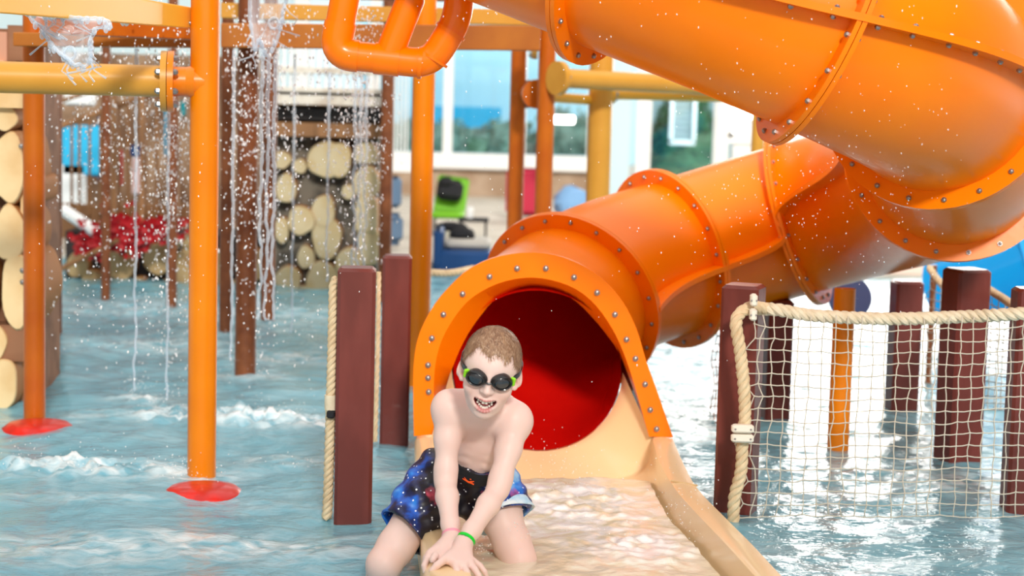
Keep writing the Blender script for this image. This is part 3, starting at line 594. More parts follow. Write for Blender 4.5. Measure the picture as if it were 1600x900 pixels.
for a in [(86, 522, 22, POST_B, 'brown post behind the leftmost orange post'), (165, 470, 14, POST_B, 'thin brown post behind the falling water at left'), (352, 520, 20, POST_B, 'blurred brown post directly right of the tall orange post'),
          (383, 588, 33, POST_B, 'thick brown post in the water right of the tall orange post'), (268, 480, 16, POST_B, 'thin brown post far behind and left of the tall orange post'), (418, 500, 22, POST_B, 'dim brown post at the left edge of the far log wall'), (600, 470, 20, POST_B, 'brown post at the right edge of the far log wall')]:
    post(0, 0, *a)
post(0, 0, 655, 480, 35, POST_O, 'orange post rising behind the left side of the slide hood', Yd=7.6)
post(0, 0, 805, 320, 25, POST_R, 'left one of two slim rust posts above the slide hood', Yd=9.5, zb=-.34)
post(0, 0, 849, 310, 27, POST_R, 'right one of two slim rust posts above the slide hood', Yd=9.0, zb=-.34)
post(0, 0, 934, 300, 37, YELLOW, 'ochre post right of the two slim rust posts', Yd=9.3, zb=-.34)
post(0, 0, 1183, 240, 20, YELLOW, 'short view of ochre post under the upper slide tube', Yd=10, zb=-.34)
post(0, 0, 1309, 700, 34, POST_O, 'orange post in the water behind the rope net', ztop=.55)
post(0, 0, 1450, 600, 10, POST_B, 'thin dark pole leaning behind the net', ztop=.5)

# upper pipes with bolted round flanges
def flanged(name, p0, p1, r, mt, label, ends=(0, 1), cat='pipe', fr_=1.75):
    p0, p1 = V(p0), V(p1); d = (p1-p0).normalized(); t_ = thing(name, (p0+p1)/2, label, cat)
    obj('pipe', M().tube([p0, p1], r, 20), mt, t_, ang=60)
    for e in ends:
        c = (p0, p1)[e]; dd = d if e else -d; f_ = obj('flange', M().tube([c-dd*.014, c+dd*.014], r*fr_, 28), mt, t_)
        s_ = d.orthogonal().normalized(); w_ = d.cross(s_)
        for b in range(8):
            a = 2*PI*b/8; inst('bolt', BOLT, c+(s_*math.cos(a)+w_*math.sin(a))*r*1.42-dd*.015, f_, -dd, sc=(1.3, 1.3, 1.5))
flanged('crossbeam_pipe', W(735, 58, 9.0), W(836, 62, 9.0), .052, YELLOW, 'ochre pipe ending in a bolted flange above two slim posts', (1,))
flanged('crossbeam_pipe', W(872, 122, 8.9), W(1175, 138, 9.6), .045, YELLOW, 'ochre pipe running right from the slim rust post', (0,))
flanged('crossbeam_pipe', W(953, 147, 9.33), W(1150, 152, 9.6), .026, YELLOW_L, 'thin yellow pipe under the upper slide tube', (0,))
flanged('crossbeam_pipe', W(838, 147, 9.2), W(822, 147, 9.5), .04, POST_R, 'short flanged stub between the two slim rust posts', (0, 1))
flanged('crossbeam_pipe', W(860, 152, 9.02), W(920, 156, 9.28), .024, YELLOW_L, 'short thin yellow pipe left of the ochre post', ())
# platform beams
def beam(x0, ya0, yb0, x1, ya1, yb1, Y0, Y1, dep, mt, label, name='platform_beam'):
    a, b, c, d = W(x0, ya0, Y0), W(x0, yb0, Y0), W(x1, yb1, Y1), W(x1, ya1, Y1); k = V((0, dep, 0))
    b.x = a.x; c.x = d.x
    return obj(name, M().add([a, b, c, d, a+k, b+k, c+k, d+k], [(0, 1, 2, 3), (7, 6, 5, 4), (0, 4, 5, 1), (1, 5, 6, 2), (2, 6, 7, 3), (3, 7, 4, 0)]), mt, smooth=False, bevel=.004, label=label, cat='beam')
gut = beam(-60, -50, 16, 303, 12, 45, 4.45, 5.78, .05, YELLOW_L, 'yellow platform edge beam with water spilling over it')
for bx, by in ((198, 23), (298, 36)): p = W(bx, by, 5.4 if bx == 198 else 5.76); inst('bolt', BOLT, p+V((0, -.012, 0)), gut, (0, -1, 0), sc=(.7, .7, .6))
beam(60, 30, 52, 310, 30, 62, 6.0, 6.3, .3, POST_R, 'dark rust beam under the yellow edge beam'); beam(20, 50, 72, 310, 55, 74, 6.4, 6.6, .25, BEAM, 'amber platform beam behind the yellow edge beam')
beam(345, 36, 74, 845, 40, 79, 7.4, 7.6, .2, BEAM, 'wide amber beam across the top behind the elbow pipes'); beam(345, 4, 28, 850, 16, 40, 7.9, 7.9, .15, YELLOW, 'ochre rail above the wide amber beam')
beam(345, -30, -6, 850, -22, 4, 7.9, 7.9, .15, BEAM, 'amber rail along the very top of the picture')
beam(430, 8, 20, 640, 12, 26, 8.3, 8.3, .05, WHITEWARM, 'white board showing between the upper rails')
# elbow pipes hanging at the top
def bend(P, rad=.05, n=8):
    P = [V(p) for p in P]; out = [P[0]]
    for i in range(1, len(P)-1):
        a = (P[i-1]-P[i]).normalized(); b = (P[i+1]-P[i]).normalized(); s_ = P[i]+a*rad; e_ = P[i]+b*rad
        for k in range(n+1): t_ = k/n; out.append(s_*(1-t_)**2+P[i]*2*t_*(1-t_)+e_*t_*t_)
    out.append(P[-1]); return out
YE = 5.3; el = thing('elbow_pipe_frame', W(600, 95, YE), 'glossy orange elbow pipes hanging at the top centre', 'pipe')
re_ = 23*YE/F; P = [W(552, -70, YE), W(523, 84, YE), W(672, 100, YE), W(715, 32, YE), W(722, -70, YE)]
obj('pipe', M().tube(bend(P, .05), re_, 28), ORANGE_D, el, ang=60)
obj('pipe', M().tube([W(645, -70, YE), W(641, 0, YE), W(604, 95, YE)], re_*.98, 24), ORANGE_D, el, ang=60)
for a_, b_ in ((P[0].lerp(P[1], .68), P[0].lerp(P[1], .72)), (P[1].lerp(P[2], .22), P[1].lerp(P[2], .25)), (P[1].lerp(P[2], .42), P[1].lerp(P[2], .68)), (P[1].lerp(P[2], .88), P[1].lerp(P[2], .92)), (P[2].lerp(P[3], .1), P[2].lerp(P[3], .15)), (P[2].lerp(P[3], .72), P[2].lerp(P[3], .78))):
    obj('collar', M().tube([a_, b_], re_*1.09, 28), ORANGE_D, el)
obj('elbow_socket', M().tube(bend([P[0].lerp(P[1], .72), P[1], P[1].lerp(P[2], .24)], .05), re_*1.09, 28), ORANGE_D, el, ang=60)

# ------------------------------------------------------------------ maroon square posts, ropes, nets
def sqpost(px, py, w, top, label, rot=0.1, mt=WOOD, dep=None):
    b = G(px, py, 0); h = w*b.y/F; t_ = W(px, top, b.y); ht = t_.z+.36
    ht = max(.5, ht); return obj('square_post', M().box((b.x, b.y+h/2, -.36+ht/2), (h, dep or h, ht), rot=Matrix.Rotation(rot, 3, 'Z'), bev=.009), mt, base=True, ang=30, label=label, cat='post')
sqpost(549, 815, 60, 420, 'big maroon square post in front, left of the boy', rot=.06); sqpost(614, 697, 46, 400, 'maroon square post standing between the front post and the hood', rot=.06)
sqpost(1152, 803, 60, 447, 'front maroon square post at the left end of the net', rot=-.35)
sqpost(1213, 660, 40, 470, 'dark maroon square post close behind the net corner'); sqpost(1412, 640, 44, 440, 'blurred maroon square post far behind the net')
sqpost(1502, 722, 58, 422, 'wide dark square post behind the right part of the net', rot=.3); sqpost(1598, 806, 52, 452, 'maroon square post cut off by the right edge', rot=0)
YNt = 5.36
def P3(px, py, Y=YNt): return W(px, py, Y)
top = cr([P3(1178, 482, 5.4), P3(1215, 484), P3(1262, 492), P3(1340, 497), P3(1420, 498), P3(1500, 495), P3(1580, 491, 5.3), P3(1650, 486, 5.3)], 8)
sidep = cr([P3(1200, 483, 5.38), P3(1176, 480, 5.34), P3(1156, 490, 5.32), P3(1150, 508, 5.3), P3(1156, 545, 5.3), P3(1162, 600, 5.3), P3(1164, 650, 5.3), P3(1160, 690, 5.3), P3(1158, 735, 5.3), P3(1148, 775, 5.3), P3(1146, 806, 5.3), P3(1146, 830, 5.3)], 8)
nt_ = thing('rope_net', P3(1380, 800), 'pale square mesh net hung from thick rope between maroon posts', 'net')
obj('top_rope', rope(M(), top, .0185), ROPE_W, nt_); obj('side_rope', rope(M(), sidep, .0175), ROPE, nt_)
def clamp(par, c, w, h, rot=0):
    m = M(); R_ = Matrix.Rotation(rot, 3, 'Y')
    for k in (-1, 1): m.box(V(c)+R_@V((0, 0, k*h*.27)), (w, .03, h*.46), rot=R_, bev=.005)
    o_ = obj('clamp', m, CLAMP, par)
    for k in (-1, 1):
        for j in (-1, 1): inst('screw', BOLT, V(c)+R_@V((k*w*.35, -.015, j*h*.27)), o_, (0, -1, 0), sc=(.4, .4, .3))
clamp(nt_, P3(1160, 677, 5.27), .062, .05); clamp(nt_, P3(1177, 480, 5.3), .02, .075)
def net(px0, px1, ytop, ybot, cols, rws_, Yf, par, mt=NET, r=.0018, jit=1.0):
    """knotted square mesh; columns and rows of cord through shared jittered knots"""
    K = [[None]*(rws_+1) for _ in range(cols+1)]
    for i in range(cols+1):
        for j in range(rws_+1):
            x = px0+(px1-px0)*i/cols; yt = ytop(x); y = yt+(ybot-yt)*(j/rws_)
            ed = math.exp(-i/1.6)
            x += random.gauss(0, 1.2)*jit+ed*(9*math.sin(j*.9+1)+random.gauss(0, 4))*jit-(y-ytop(x))*.045; y += random.gauss(0, 1.0)*jit+1.5*math.sin(i*.7+j*.4)*jit
            K[i][j] = W(x, y, Yf(x, y))
    m = M()
    for i in range(cols+1): m.tube([p for j in range(rws_) for p in (K[i][j], (K[i][j]+K[i][j+1])/2+V((random.gauss(0, .001), 0, 0)))]+[K[i][-1]], r, 5)
    for j in range(1, rws_+1): m.tube([p for i in range(cols) for p in (K[i][j], (K[i][j]+K[i+1][j])/2+V((0, 0, -.0015)))]+[K[-1][j]], r, 5)
    for i in range(cols+1):
        for j in range(1, rws_+1): m.ball(K[i][j], r*1.7, 6, 4)
    obj('netting', m, mt, par, ang=180)
net(1170, 1640, lambda x: 488+9*math.sin((x-1170)/470*PI)**.7, 806, 24, 17, lambda x, y: 5.33-.0*x+.02*math.sin(x*.02+y*.01), nt_)
rp = thing('post_rope', P3(515, 800, 5.25), 'beige twisted rope hanging down the left side of the front maroon post', 'rope')
obj('rope', rope(M(), cr([W(527, 436, 5.28), W(522, 446, 5.28), W(521, 480, 5.27), W(519, 560, 5.26), W(517, 625, 5.26), W(515, 700, 5.26), W(512, 790, 5.26), W(510, 810, 5.26)], 8), .0145, .055), ROPE, rp)
obj('band', M().tube([W(517, 617, 5.26), W(517, 640, 5.26)], .018, 14), ROPE_W, rp); obj('clip', M().box(W(517, 647, 5.24), (.022, .03, .02), bev=.004), BLACKF, rp)
o_ = obj('post_rope', rope(M(), [W(592, 425, 6.2), W(590, 550, 6.2), W(586, 690, 6.2)], .008), ROPE, label='thin rope between the two maroon posts left of the boy', cat='rope')
obj('guard_rope', rope(M(), cr([W(648, 424, 8.2), W(700, 427, 8.3), W(740, 420, 8.4)], 10), .016), ROPE, label='tan rope crossing behind the orange post and hood', cat='rope')
def blueface(x): return 424+max(0, (x-1440))*.38
bn = thing('rope_net', W(1490, 500, 7.2), 'blurred rope net dropping behind the wide dark post', 'net')
obj('top_rope', rope(M(), cr([W(1452, 418, 7.4), W(1468, 440, 7.3), W(1490, 458, 7.2), W(1530, 448, 6.9), W(1560, 462, 6.5), W(1590, 482, 6.1)], 8), .014), ROPE, bn)
net(1452, 1590, lambda x: 424+(x-1452)*.42, 640, 14, 16, lambda x, y: 7.4-1.2*(x-1452)/138, bn, jit=.4, r=.0018)
sn = thing('rope_net', W(1128, 600, 6.5), 'narrow slanting net edge left of the front net post', 'net')
net(1118, 1140, lambda x: 512, 660, 4, 12, lambda x, y: 6.9-.9*(x-1118)/22, sn, jit=.3, r=.002, mt=POST_R)
# blue slide beyond on the right
bs = thing('blue_slide', W(1600, 420, 9), 'glossy blue slide tube behind the right posts', 'slide')
obj('tube', M().tube(cr([W(1480, 455, 9.4), W(1560, 430, 9.2), W(1640, 400, 9.0), W(1720, 360, 8.8)], 8), .2, 32), BLUE_G, bs, ang=60)
fl = obj('flange', M().ring(W(1600, 412, 9.1), (1, -.15, .3), .19, .25, .03, 40), BLUE_G, bs)
for b in range(12): a = 2*PI*b/12; inst('bolt', BOLT, W(1600, 412, 9.05)+V((-.03, -.2*math.cos(a)*.3, 0))+V((.06*math.cos(a), 0, .22*math.sin(a))), fl, (0, -1, 0))
obj('mat_disc', M().ring(W(1328, 466, 7.6), (0, -1, .1), .02, .085, .03, 30), mat('slate_blue_plastic', (.16, .22, .5), .4), label='slate blue round fitting under the lower slide tube', cat='fitting')
obj('water_curtain_panel', M().box(W(1410, 470, 12.4), (.32, .05, .5), bev=.02), mat('cream_pink_panel', (.85, .68, .6), .8), label='pale panel standing in for a water curtain behind the far net post', cat='curtain')  # solid pale panel added in place of a falling water curtain
# ------------------------------------------------------------------ the boy: one skin surface from blended volumes
class SDF:
    def __init__(s, lo, hi, h):
        s.lo = np.array(lo, float); s.h = h; s.n = np.ceil((np.array(hi)-s.lo)/h).astype(int)+1
        s.g = np.full(s.n, .06, np.float32)
    def _box(s, lo, hi, pad):
        a = np.clip(np.floor((np.array(lo)-pad-s.lo)/s.h).astype(int), 0, s.n-1); b = np.clip(np.ceil((np.array(hi)+pad-s.lo)/s.h).astype(int)+1, 1, s.n)
        sl = tuple(slice(x, y) for x, y in zip(a, b))
        ax = [s.lo[i]+s.h*np.arange(a[i], b[i]) for i in range(3)]
        return sl, np.stack(np.meshgrid(*ax, indexing='ij'), -1)
    def _mix(s, sl, d, k, op):
        g = s.g[sl]
        if op == 'sub': d = -d; hh = np.clip(.5-.5*(g-d)/k, 0, 1); s.g[sl] = g*(1-hh)+d*hh+k*hh*(1-hh)
        else: hh = np.clip(.5+.5*(g-d)/k, 0, 1); s.g[sl] = g*(1-hh)+d*hh-k*hh*(1-hh)
    def cone(s, a, b, ra, rb, k=.01, op='add'):
        a, b = np.array(a, float), np.array(b, float); r = max(ra, rb)
        sl, P = s._box(np.minimum(a, b), np.maximum(a, b), r+k+.02); ab = b-a
        t = np.clip(((P-a)@ab)/max(ab@ab, 1e-9), 0, 1); d = np.linalg.norm(P-a-t[..., None]*ab, axis=-1)-(ra+(rb-ra)*t); s._mix(sl, d, k, op)
    def chain(s, pts, rs, k=.01, op='add'):
        for i in range(len(pts)-1): s.cone(pts[i], pts[i+1], rs[i], rs[i+1], k, op)
    def ell(s, c, r, R=None, k=.01, op='add'):
        c = np.array(c, float); r = np.array(r, float); m = max(r)
        sl, P = s._box(c, c, m+k+.02); q = P-c
        if R is not None: q = q@np.array(R)           # columns of R are the local axes
        k0 = np.linalg.norm(q/r, axis=-1); k1 = np.linalg.norm(q/(r*r), axis=-1); d = k0*(k0-1)/np.maximum(k1, 1e-6); s._mix(sl, d, k, op)
    def mesh(s):
        """naive surface nets"""
        g = s.g; ins = g < 0; nx, ny, nz = g.shape
        acc = np.zeros((nx-1, ny-1, nz-1, 3), np.float32); cnt = np.zeros((nx-1, ny-1, nz-1), np.int32)
        for ax in range(3):
            for o1 in (0, 1):
                for o2 in (0, 1):
                    off = [0, 0, 0]; oth = [i for i in range(3) if i != ax]; off[oth[0]] = o1; off[oth[1]] = o2
                    a = tuple(slice(off[i], off[i]+g.shape[i]-1) for i in range(3)); o_ = list(off); o_[ax] = 1; b = tuple(slice(o_[i], o_[i]+g.shape[i]-1) for i in range(3))
                    ga, gb = g[a], g[b]; cr_ = (ga < 0) != (gb < 0); t = np.where(cr_, ga/np.where(cr_, ga-gb, 1), 0)
                    cnt += cr_
                    for i in range(3): acc[..., i] += np.where(cr_, (off[i]+(t if i == ax else 0)), 0)
        act = cnt > 0; idx = -np.ones(act.shape, np.int64); ijk = np.argwhere(act); idx[act] = np.arange(len(ijk))
        vs = (ijk+acc[act]/cnt[act][:, None])*s.h+s.lo; F_ = []
        for ax in range(3):
            o1, o2 = [(1, 2), (2, 0), (0, 1)][ax]
            a = [slice(0, n) for n in g.shape]; b = list(a); a[ax] = slice(0, -1); b[ax] = slice(1, None)
            ia, ib = ins[tuple(a)], ins[tuple(b)]; e = np.argwhere(ia != ib); e = e[(e[:, o1] > 0) & (e[:, o2] > 0) & (e[:, o1] < act.shape[o1]) & (e[:, o2] < act.shape[o2])]
            fl = ia[tuple(e.T)]
            def at_(d1, d2): q = e.copy(); q[:, o1] -= d1; q[:, o2] -= d2; return idx[tuple(q.T)]
            q = np.stack([at_(1, 1), at_(0, 1), at_(0, 0), at_(1, 0)], -1); q[~fl] = q[~fl][:, ::-1]; F_.append(q)
        return vs, np.concatenate(F_)
def npobj(name, vs, fs, mt, parent, tint=None, relax=2, base=False, **kw):
    if relax:                                       # a little Laplacian smoothing
        e = np.concatenate([fs[:, [i, (i+1) % 4]] for i in range(4)])
        for _ in range(relax):
            s_ = np.zeros_like(vs); c_ = np.zeros(len(vs)); np.add.at(s_, e[:, 0], vs[e[:, 1]]); np.add.at(c_, e[:, 0], 1); vs = vs*.5+.5*s_/np.maximum(c_, 1)[:, None]
    c = (vs.min(0)+vs.max(0))/2; me = D.meshes.new(name); me.vertices.add(len(vs)); me.vertices.foreach_set('co', (vs-c).ravel().astype(np.float32))
    me.loops.add(fs.size); me.loops.foreach_set('vertex_index', fs.ravel()); me.polygons.add(len(fs)); me.polygons.foreach_set('loop_start', np.arange(0, fs.size, 4)); me.update(calc_edges=True); me.validate(); me.shade_smooth()
    me.materials.append(mt)
    if tint is not None: a = me.attributes.new('tint', 'FLOAT_COLOR', 'POINT'); a.data.foreach_set('color', tint(vs).ravel().astype(np.float32))
    o = D.objects.new(name, me); C.objects.link(o); o.parent = parent; o.location = V(c)-(ORG[parent.name] if parent else V((0, 0, 0))); ORG[o.name] = V(c); return tag(o, **kw), vs

# joints, placed from the photograph
shL, shR = W(701, 641, 4.6), W(805, 660, 4.58)               # photo-left and photo-right shoulder
elL, elR = W(696, 752, 4.56), W(778, 765, 4.5)
wrL, wrR = W(706, 842, 4.42), W(724, 850, 4.37)
hpL, hpR = W(688, 750, 4.76), W(762, 756, 4.78)
knL, knR = W(600, 882, 4.6), W(811, 876, 4.68)
anL, anR = W(573, 1010, 4.72), W(828, 960, 4.74)
chest = W(757, 668, 4.66); belly = W(742, 724, 4.71); pelv = W(727, 752, 4.77); neckb = W(766, 645, 4.62)
HC = W(766, 580, 4.46)
rollh = math.radians(9); pitch = math.radians(17)
hz = V((math.sin(rollh), 0, math.cos(rollh))); hx = V((math.cos(rollh), 0, -math.sin(rollh)))
hyv = V((-.03, -1, 0)).normalized()
Rp = Matrix.Rotation(pitch, 3, hx); hyv = (Rp@hyv).normalized(); hyv = (hyv-hx*hyv.dot(hx)).normalized(); hz = hx.cross(hyv)*-1
if hz.z < 0: hz = -hz
if hyv.z > 0: hyv = (Matrix.Rotation(-pitch, 3, hx)@V((-.03, -1, 0))).normalized(); hyv = (hyv-hx*hyv.dot(hx)).normalized(); hz = hx.cross(hyv); hz = hz if hz.z > 0 else -hz
HR = np.array([[hx.x, hyv.x, hz.x], [hx.y, hyv.y, hz.y], [hx.z, hyv.z, hz.z]])
HS = 1.0
def Hd(x, y, z): return np.array(HC)+HR@(np.array([x, y, z])*HS)
allp = [shL, shR, knL, knR, anL, anR, hpL, hpR, wrL, wrR]
blo = [min(p[i] for p in allp)-.13 for i in range(3)]; bhi = [max(p[i] for p in allp)+.13 for i in range(3)]
blo[1] = min(blo[1], HC.y-.16); bhi[2] = HC.z+.15; blo[2] = -.28; bhi[1] = max(bhi[1], pelv.y+.14)
B = SDF(blo, bhi, .0026)
# trunk
up_t = (chest-pelv).normalized()
tx = (shR-shL).normalized(); tx = (tx-up_t*tx.dot(up_t)).normalized(); ty_ = up_t.cross(tx).normalized(); TR = np.array([[tx.x, ty_.x, up_t.x], [tx.y, ty_.y, up_t.y], [tx.z, ty_.z, up_t.z]])
B.ell(chest, (.098, .07, .085), TR, .01)
B.ell(chest.lerp(belly, .55), (.082, .062, .085), TR, .03); B.ell(belly, (.078, .062, .06), TR, .03); B.ell(pelv, (.09, .072, .065), TR, .03)
B.cone(shL.lerp(shR, .08), shR.lerp(shL, .08), .036, .036, .035)
fwd = V((0, -1, 0))
for sh, s_ in ((shL, -1), (shR, 1)):
    B.ell(chest+tx*s_*.042+V((0, -.047, .012)), (.04, .022, .032), TR, .025)           # chest muscle
    B.cone(neckb+V((s_*.012, -.03, -.012)), sh.lerp(neckb, .12)+V((0, -.022, .018)), .007, .006, .016)      # collar bone
    B.cone(neckb+V((0, .012, .03)), sh+V((0, .01, .014)), .034, .03, .035)             # trapezius
for k in range(4):                                                                      # faint ribs
    for s_ in (-1, 1):
        c0 = chest.lerp(belly, .12+.24*k); B.cone(c0+tx*s_*.022+V((0, -.062, 0)), c0+tx*s_*.074+V((0, -.034, -.012)), .0045, .004, .014)
# neck
B.cone(neckb+V((0, .005, -.01)), V(Hd(0, -.02, -.045)), .041, .036, .02)
# arms
def limb(pts, rs, k=.014): B.chain(pts, rs, k)
for sh, el, wr in ((shL, elL, wrL), (shR, elR, wrR)):
    B.ell(sh, (.037, .037, .04), None, .03)
    limb([sh, sh.lerp(el, .4), sh.lerp(el, .85), el], [.034, .0295, .0255, .0245], .02)
    limb([el, el.lerp(wr, .28), el.lerp(wr, .75), wr], [.0245, .0262, .0205, .0175], .014)
# legs
for hp, kn, an in ((hpL, knL, anL), (hpR, knR, anR)):
    limb([hp, hp.lerp(kn, .35), hp.lerp(kn, .8), kn], [.066, .055, .0445, .04], .02)
    B.ell(kn+V((0, -.012, .004)), (.033, .03, .036), None, .02)
    limb([kn, kn.lerp(an, .35), kn.lerp(an, .8), an], [.039, .038, .028, .025], .02)
    B.cone(an, an+V((0, -.11, -.03)), .028, .02, .02)
# hands: wrist -> palm -> five bent fingers, in photo pixels on the trough rim
def hp_(x, y, Yd): return W(x, y, Yd-.035)
def finger(p, r): B.chain(p, r, .0035)
# photo-left hand (under): fingers wrap down the left side of the rim
Yh = 4.4
wr = wrL; k1, k2, k3, k4 = hp_(672, 866, 4.385), hp_(680, 871, 4.37), hp_(690, 873, 4.36), hp_(690, 860, 4.40)
for kk, rr in ((k1, .0115), (k2, .012), (k3, .012), (k4, .013)): B.cone(wr, kk, .0165, rr, .012)
finger([k4+V((-.005, 0, 0)), hp_(674, 862, 4.39), hp_(665, 872, 4.375), hp_(662, 887, 4.365)], [.0095, .0078, .007, .006])
finger([k1, hp_(668, 872, 4.365), hp_(663, 884, 4.35), hp_(664, 893, 4.345)], [.0095, .0078, .007, .006])
finger([k2, hp_(680, 868, 4.335), hp_(677, 873, 4.325), hp_(675, 876, 4.322)], [.0095, .008, .0072, .0064])
finger([k3, hp_(690, 878, 4.335), hp_(684, 884, 4.32), hp_(681, 890, 4.315)], [.009, .0075, .007, .006])
finger([hp_(700, 860, 4.4), hp_(708, 868, 4.41), hp_(708, 880, 4.4)], [.011, .009, .007])
# photo-right hand (on top)
wr = wrR; q1, q2, q3, q4 = hp_(700, 874, 4.325), hp_(712, 881, 4.315), hp_(724, 884, 4.315), hp_(734, 880, 4.33)
for kk, rr in ((q1, .012), (q2, .0125), (q3, .0125), (q4, .0115)): B.cone(wr, kk, .0165, rr, .012)
finger([hp_(704, 868, 4.34), hp_(692, 876, 4.315), hp_(682, 884, 4.30), hp_(674, 892, 4.295)], [.0125, .0095, .0082, .0068])      # thumb, spread to the left
finger([q2, hp_(714, 892, 4.295), hp_(716, 904, 4.285), hp_(717, 914, 4.285)], [.0098, .0082, .0074, .0062])
finger([q3, hp_(729, 894, 4.295), hp_(733, 906, 4.285), hp_(735, 916, 4.285)], [.0098, .0082, .0074, .0062])
finger([q4, hp_(742, 890, 4.31), hp_(748, 900, 4.30), hp_(751, 910, 4.30)], [.0095, .0078, .007, .006])
finger([q4+V((.006, .01, .004)), hp_(750, 884, 4.34), hp_(757, 893, 4.335), hp_(760, 900, 4.335)], [.0085, .007, .0062, .0055])
# head
def E(c, r, k=.01, op='add', rot=0):
    R_ = HR if not rot else HR@np.array([[math.cos(rot), 0, -math.sin(rot)], [0, 1, 0], [math.sin(rot), 0, math.cos(rot)]]); B.ell(Hd(*c), [x*HS for x in r], R_, k, op)
def Cn(a, b, ra, rb, k=.006, op='add'): B.cone(Hd(*a), Hd(*b), ra, rb, k, op)
E((0, -.012, .03), (.066, .083, .07)); E((0, .012, .02), (.059, .066, .06), .015)
E((0, .018, -.03), (.056, .058, .062), .02); E((0, .038, -.066), (.037, .036, .032), .02); E((0, .056, -.081), (.019, .016, .013), .014)   # jaw, chin
for s_ in (-1, 1):
    E((s_*.034, .05, -.022), (.02, .02, .017), .02)              # laughing cheek
    E((s_*.027, .083, .016), (.017, .012, .012), .01, 'sub')       # eye socket
    E((s_*.026, .066, .011), (.012, .011, .011), .004)             # eyeball lid
    E((s_*.0675, -.004, .0), (.009, .017, .027), .005, rot=s_*.25); E((s_*.075, .005, .002), (.004, .009, .015), .005, 'sub')     # ear
    Cn((s_*.066, .002, -.022), (s_*.063, .006, -.03), .007, .006)
Cn((0, .074, .02), (0, .086, -.009), .007, .0085, .008); E((0, .089, -.011), (.0098, .0085, .0075), .006)
for s_ in (-1, 1): E((s_*.0108, .081, -.013), (.007, .008, .006), .005); E((s_*.0055, .088, -.0195), (.003, .004, .0028), .002, 'sub')
MZ, MY = -.043, .074
MW = .0305
def mouth(t):        # laughing mouth outline: corners drawn up, deep below
    c, s_ = math.cos(t), math.sin(t); return (MW*c, MY+.007-.018*c*c-(.003*max(0, -s_)), MZ+.0075*c*c+(.0035*s_ if s_ > 0 else .0235*s_))
E((0, .062, MZ-.004), (.033, .02, .022), .014)
mo = [mouth(2*PI*k/32) for k in range(33)]
for k in range(32): Cn(mo[k], mo[k+1], .0032, .0032, .005)
E((0, MY+.004, MZ-.0085), (.017, .03, .0105), .004, 'sub')
for s_ in (-1, 1): E((s_*.0125, MY, MZ-.0035), (.012, .03, .0085), .004, 'sub'); E((s_*.0215, MY, MZ+.002), (.0055, .03, .0042), .003, 'sub')
bv, bf = B.mesh()
lipc = np.array([Hd(*p) for p in mo]); mc = Hd(0, MY-.004, MZ-.003)
def skin_tint(v):
    col = np.tile(np.array([[.84, .62, .57, 1]]), (len(v), 1))
    def bl(c, w): w = np.clip(w, 0, 1)[:, None]; col[:, :3] = col[:, :3]*(1-w)+np.array(c)*w
    for p, r, s_ in ((knL, .05, .35), (knR, .05, .35), (V(Hd(-.035, .07, -.03)), .022, .4), (V(Hd(.035, .07, -.03)), .022, .4), (V(Hd(0, .1, -.02)), .014, .4), (V(Hd(-.07, 0, 0)), .03, .5), (V(Hd(.07, 0, 0)), .03, .5), (W(668, 886, 4.35), .02, .4), (elL, .03, .15), (elR, .03, .15), (shL, .05, .15), (shR, .05, .15)):
        bl((.9, .5, .42), s_*np.exp(-(np.linalg.norm(v-np.array(p), axis=1)/r)**2))
    bl((.62, .2, .19), .85*np.exp(-(np.linalg.norm(v-(Hd(0, .045, 0) if 0 else Hd(0, 0, 0)), axis=1)/1e-6)**2))
    hd = (v-np.array(HC))@HR
    d = np.min(np.linalg.norm(v[:, None, :]-lipc[None], axis=2), axis=1) if len(v) < 1 else None
    near_ = np.where((np.abs(hd[:, 0]) < .04) & (np.abs(hd[:, 2]-MZ) < .035) & (hd[:, 1] > .03))[0]
    if len(near_):
        dd = np.min(np.linalg.norm(v[near_][:, None, :]-lipc[None], axis=2), axis=1); w = np.clip((.0064-dd)/.002, 0, 1)[:, None]; col[near_, :3] = col[near_, :3]*(1-w)+np.array([.62, .2, .2])*w
        h_ = hd[near_]; q = (h_[:, 0]/.0275)**2+((h_[:, 2]-MZ+.006-.008*(h_[:, 0]/.0275)**2)/.0175)**2; deep = (q < 1.0) & (h_[:, 1] < MY-.002); w = deep.astype(float)[:, None]*.95; col[near_, :3] = col[near_, :3]*(1-w)+np.array([.22, .02, .025])*w
    return col
SKIN = mat('skin', (.86, .6, .49), .42, sss=.15, bump=(60, .1, .001))
_a = SKIN.node_tree.nodes.new('ShaderNodeAttribute'); _a.attribute_name = 'tint'; SKIN.node_tree.links.new(_a.outputs[0], SKIN.node_tree.nodes['Principled BSDF'].inputs['Base Color'])
boy = thing('person', V((W(720, 800, 4.7).x, 4.7, -.3)), 'laughing bare-chested child in goggles and galaxy swim shorts, leaning on the trough rim', 'person')
body, bv = npobj('body', bv, bf, SKIN, boy, tint=skin_tint, relax=2)
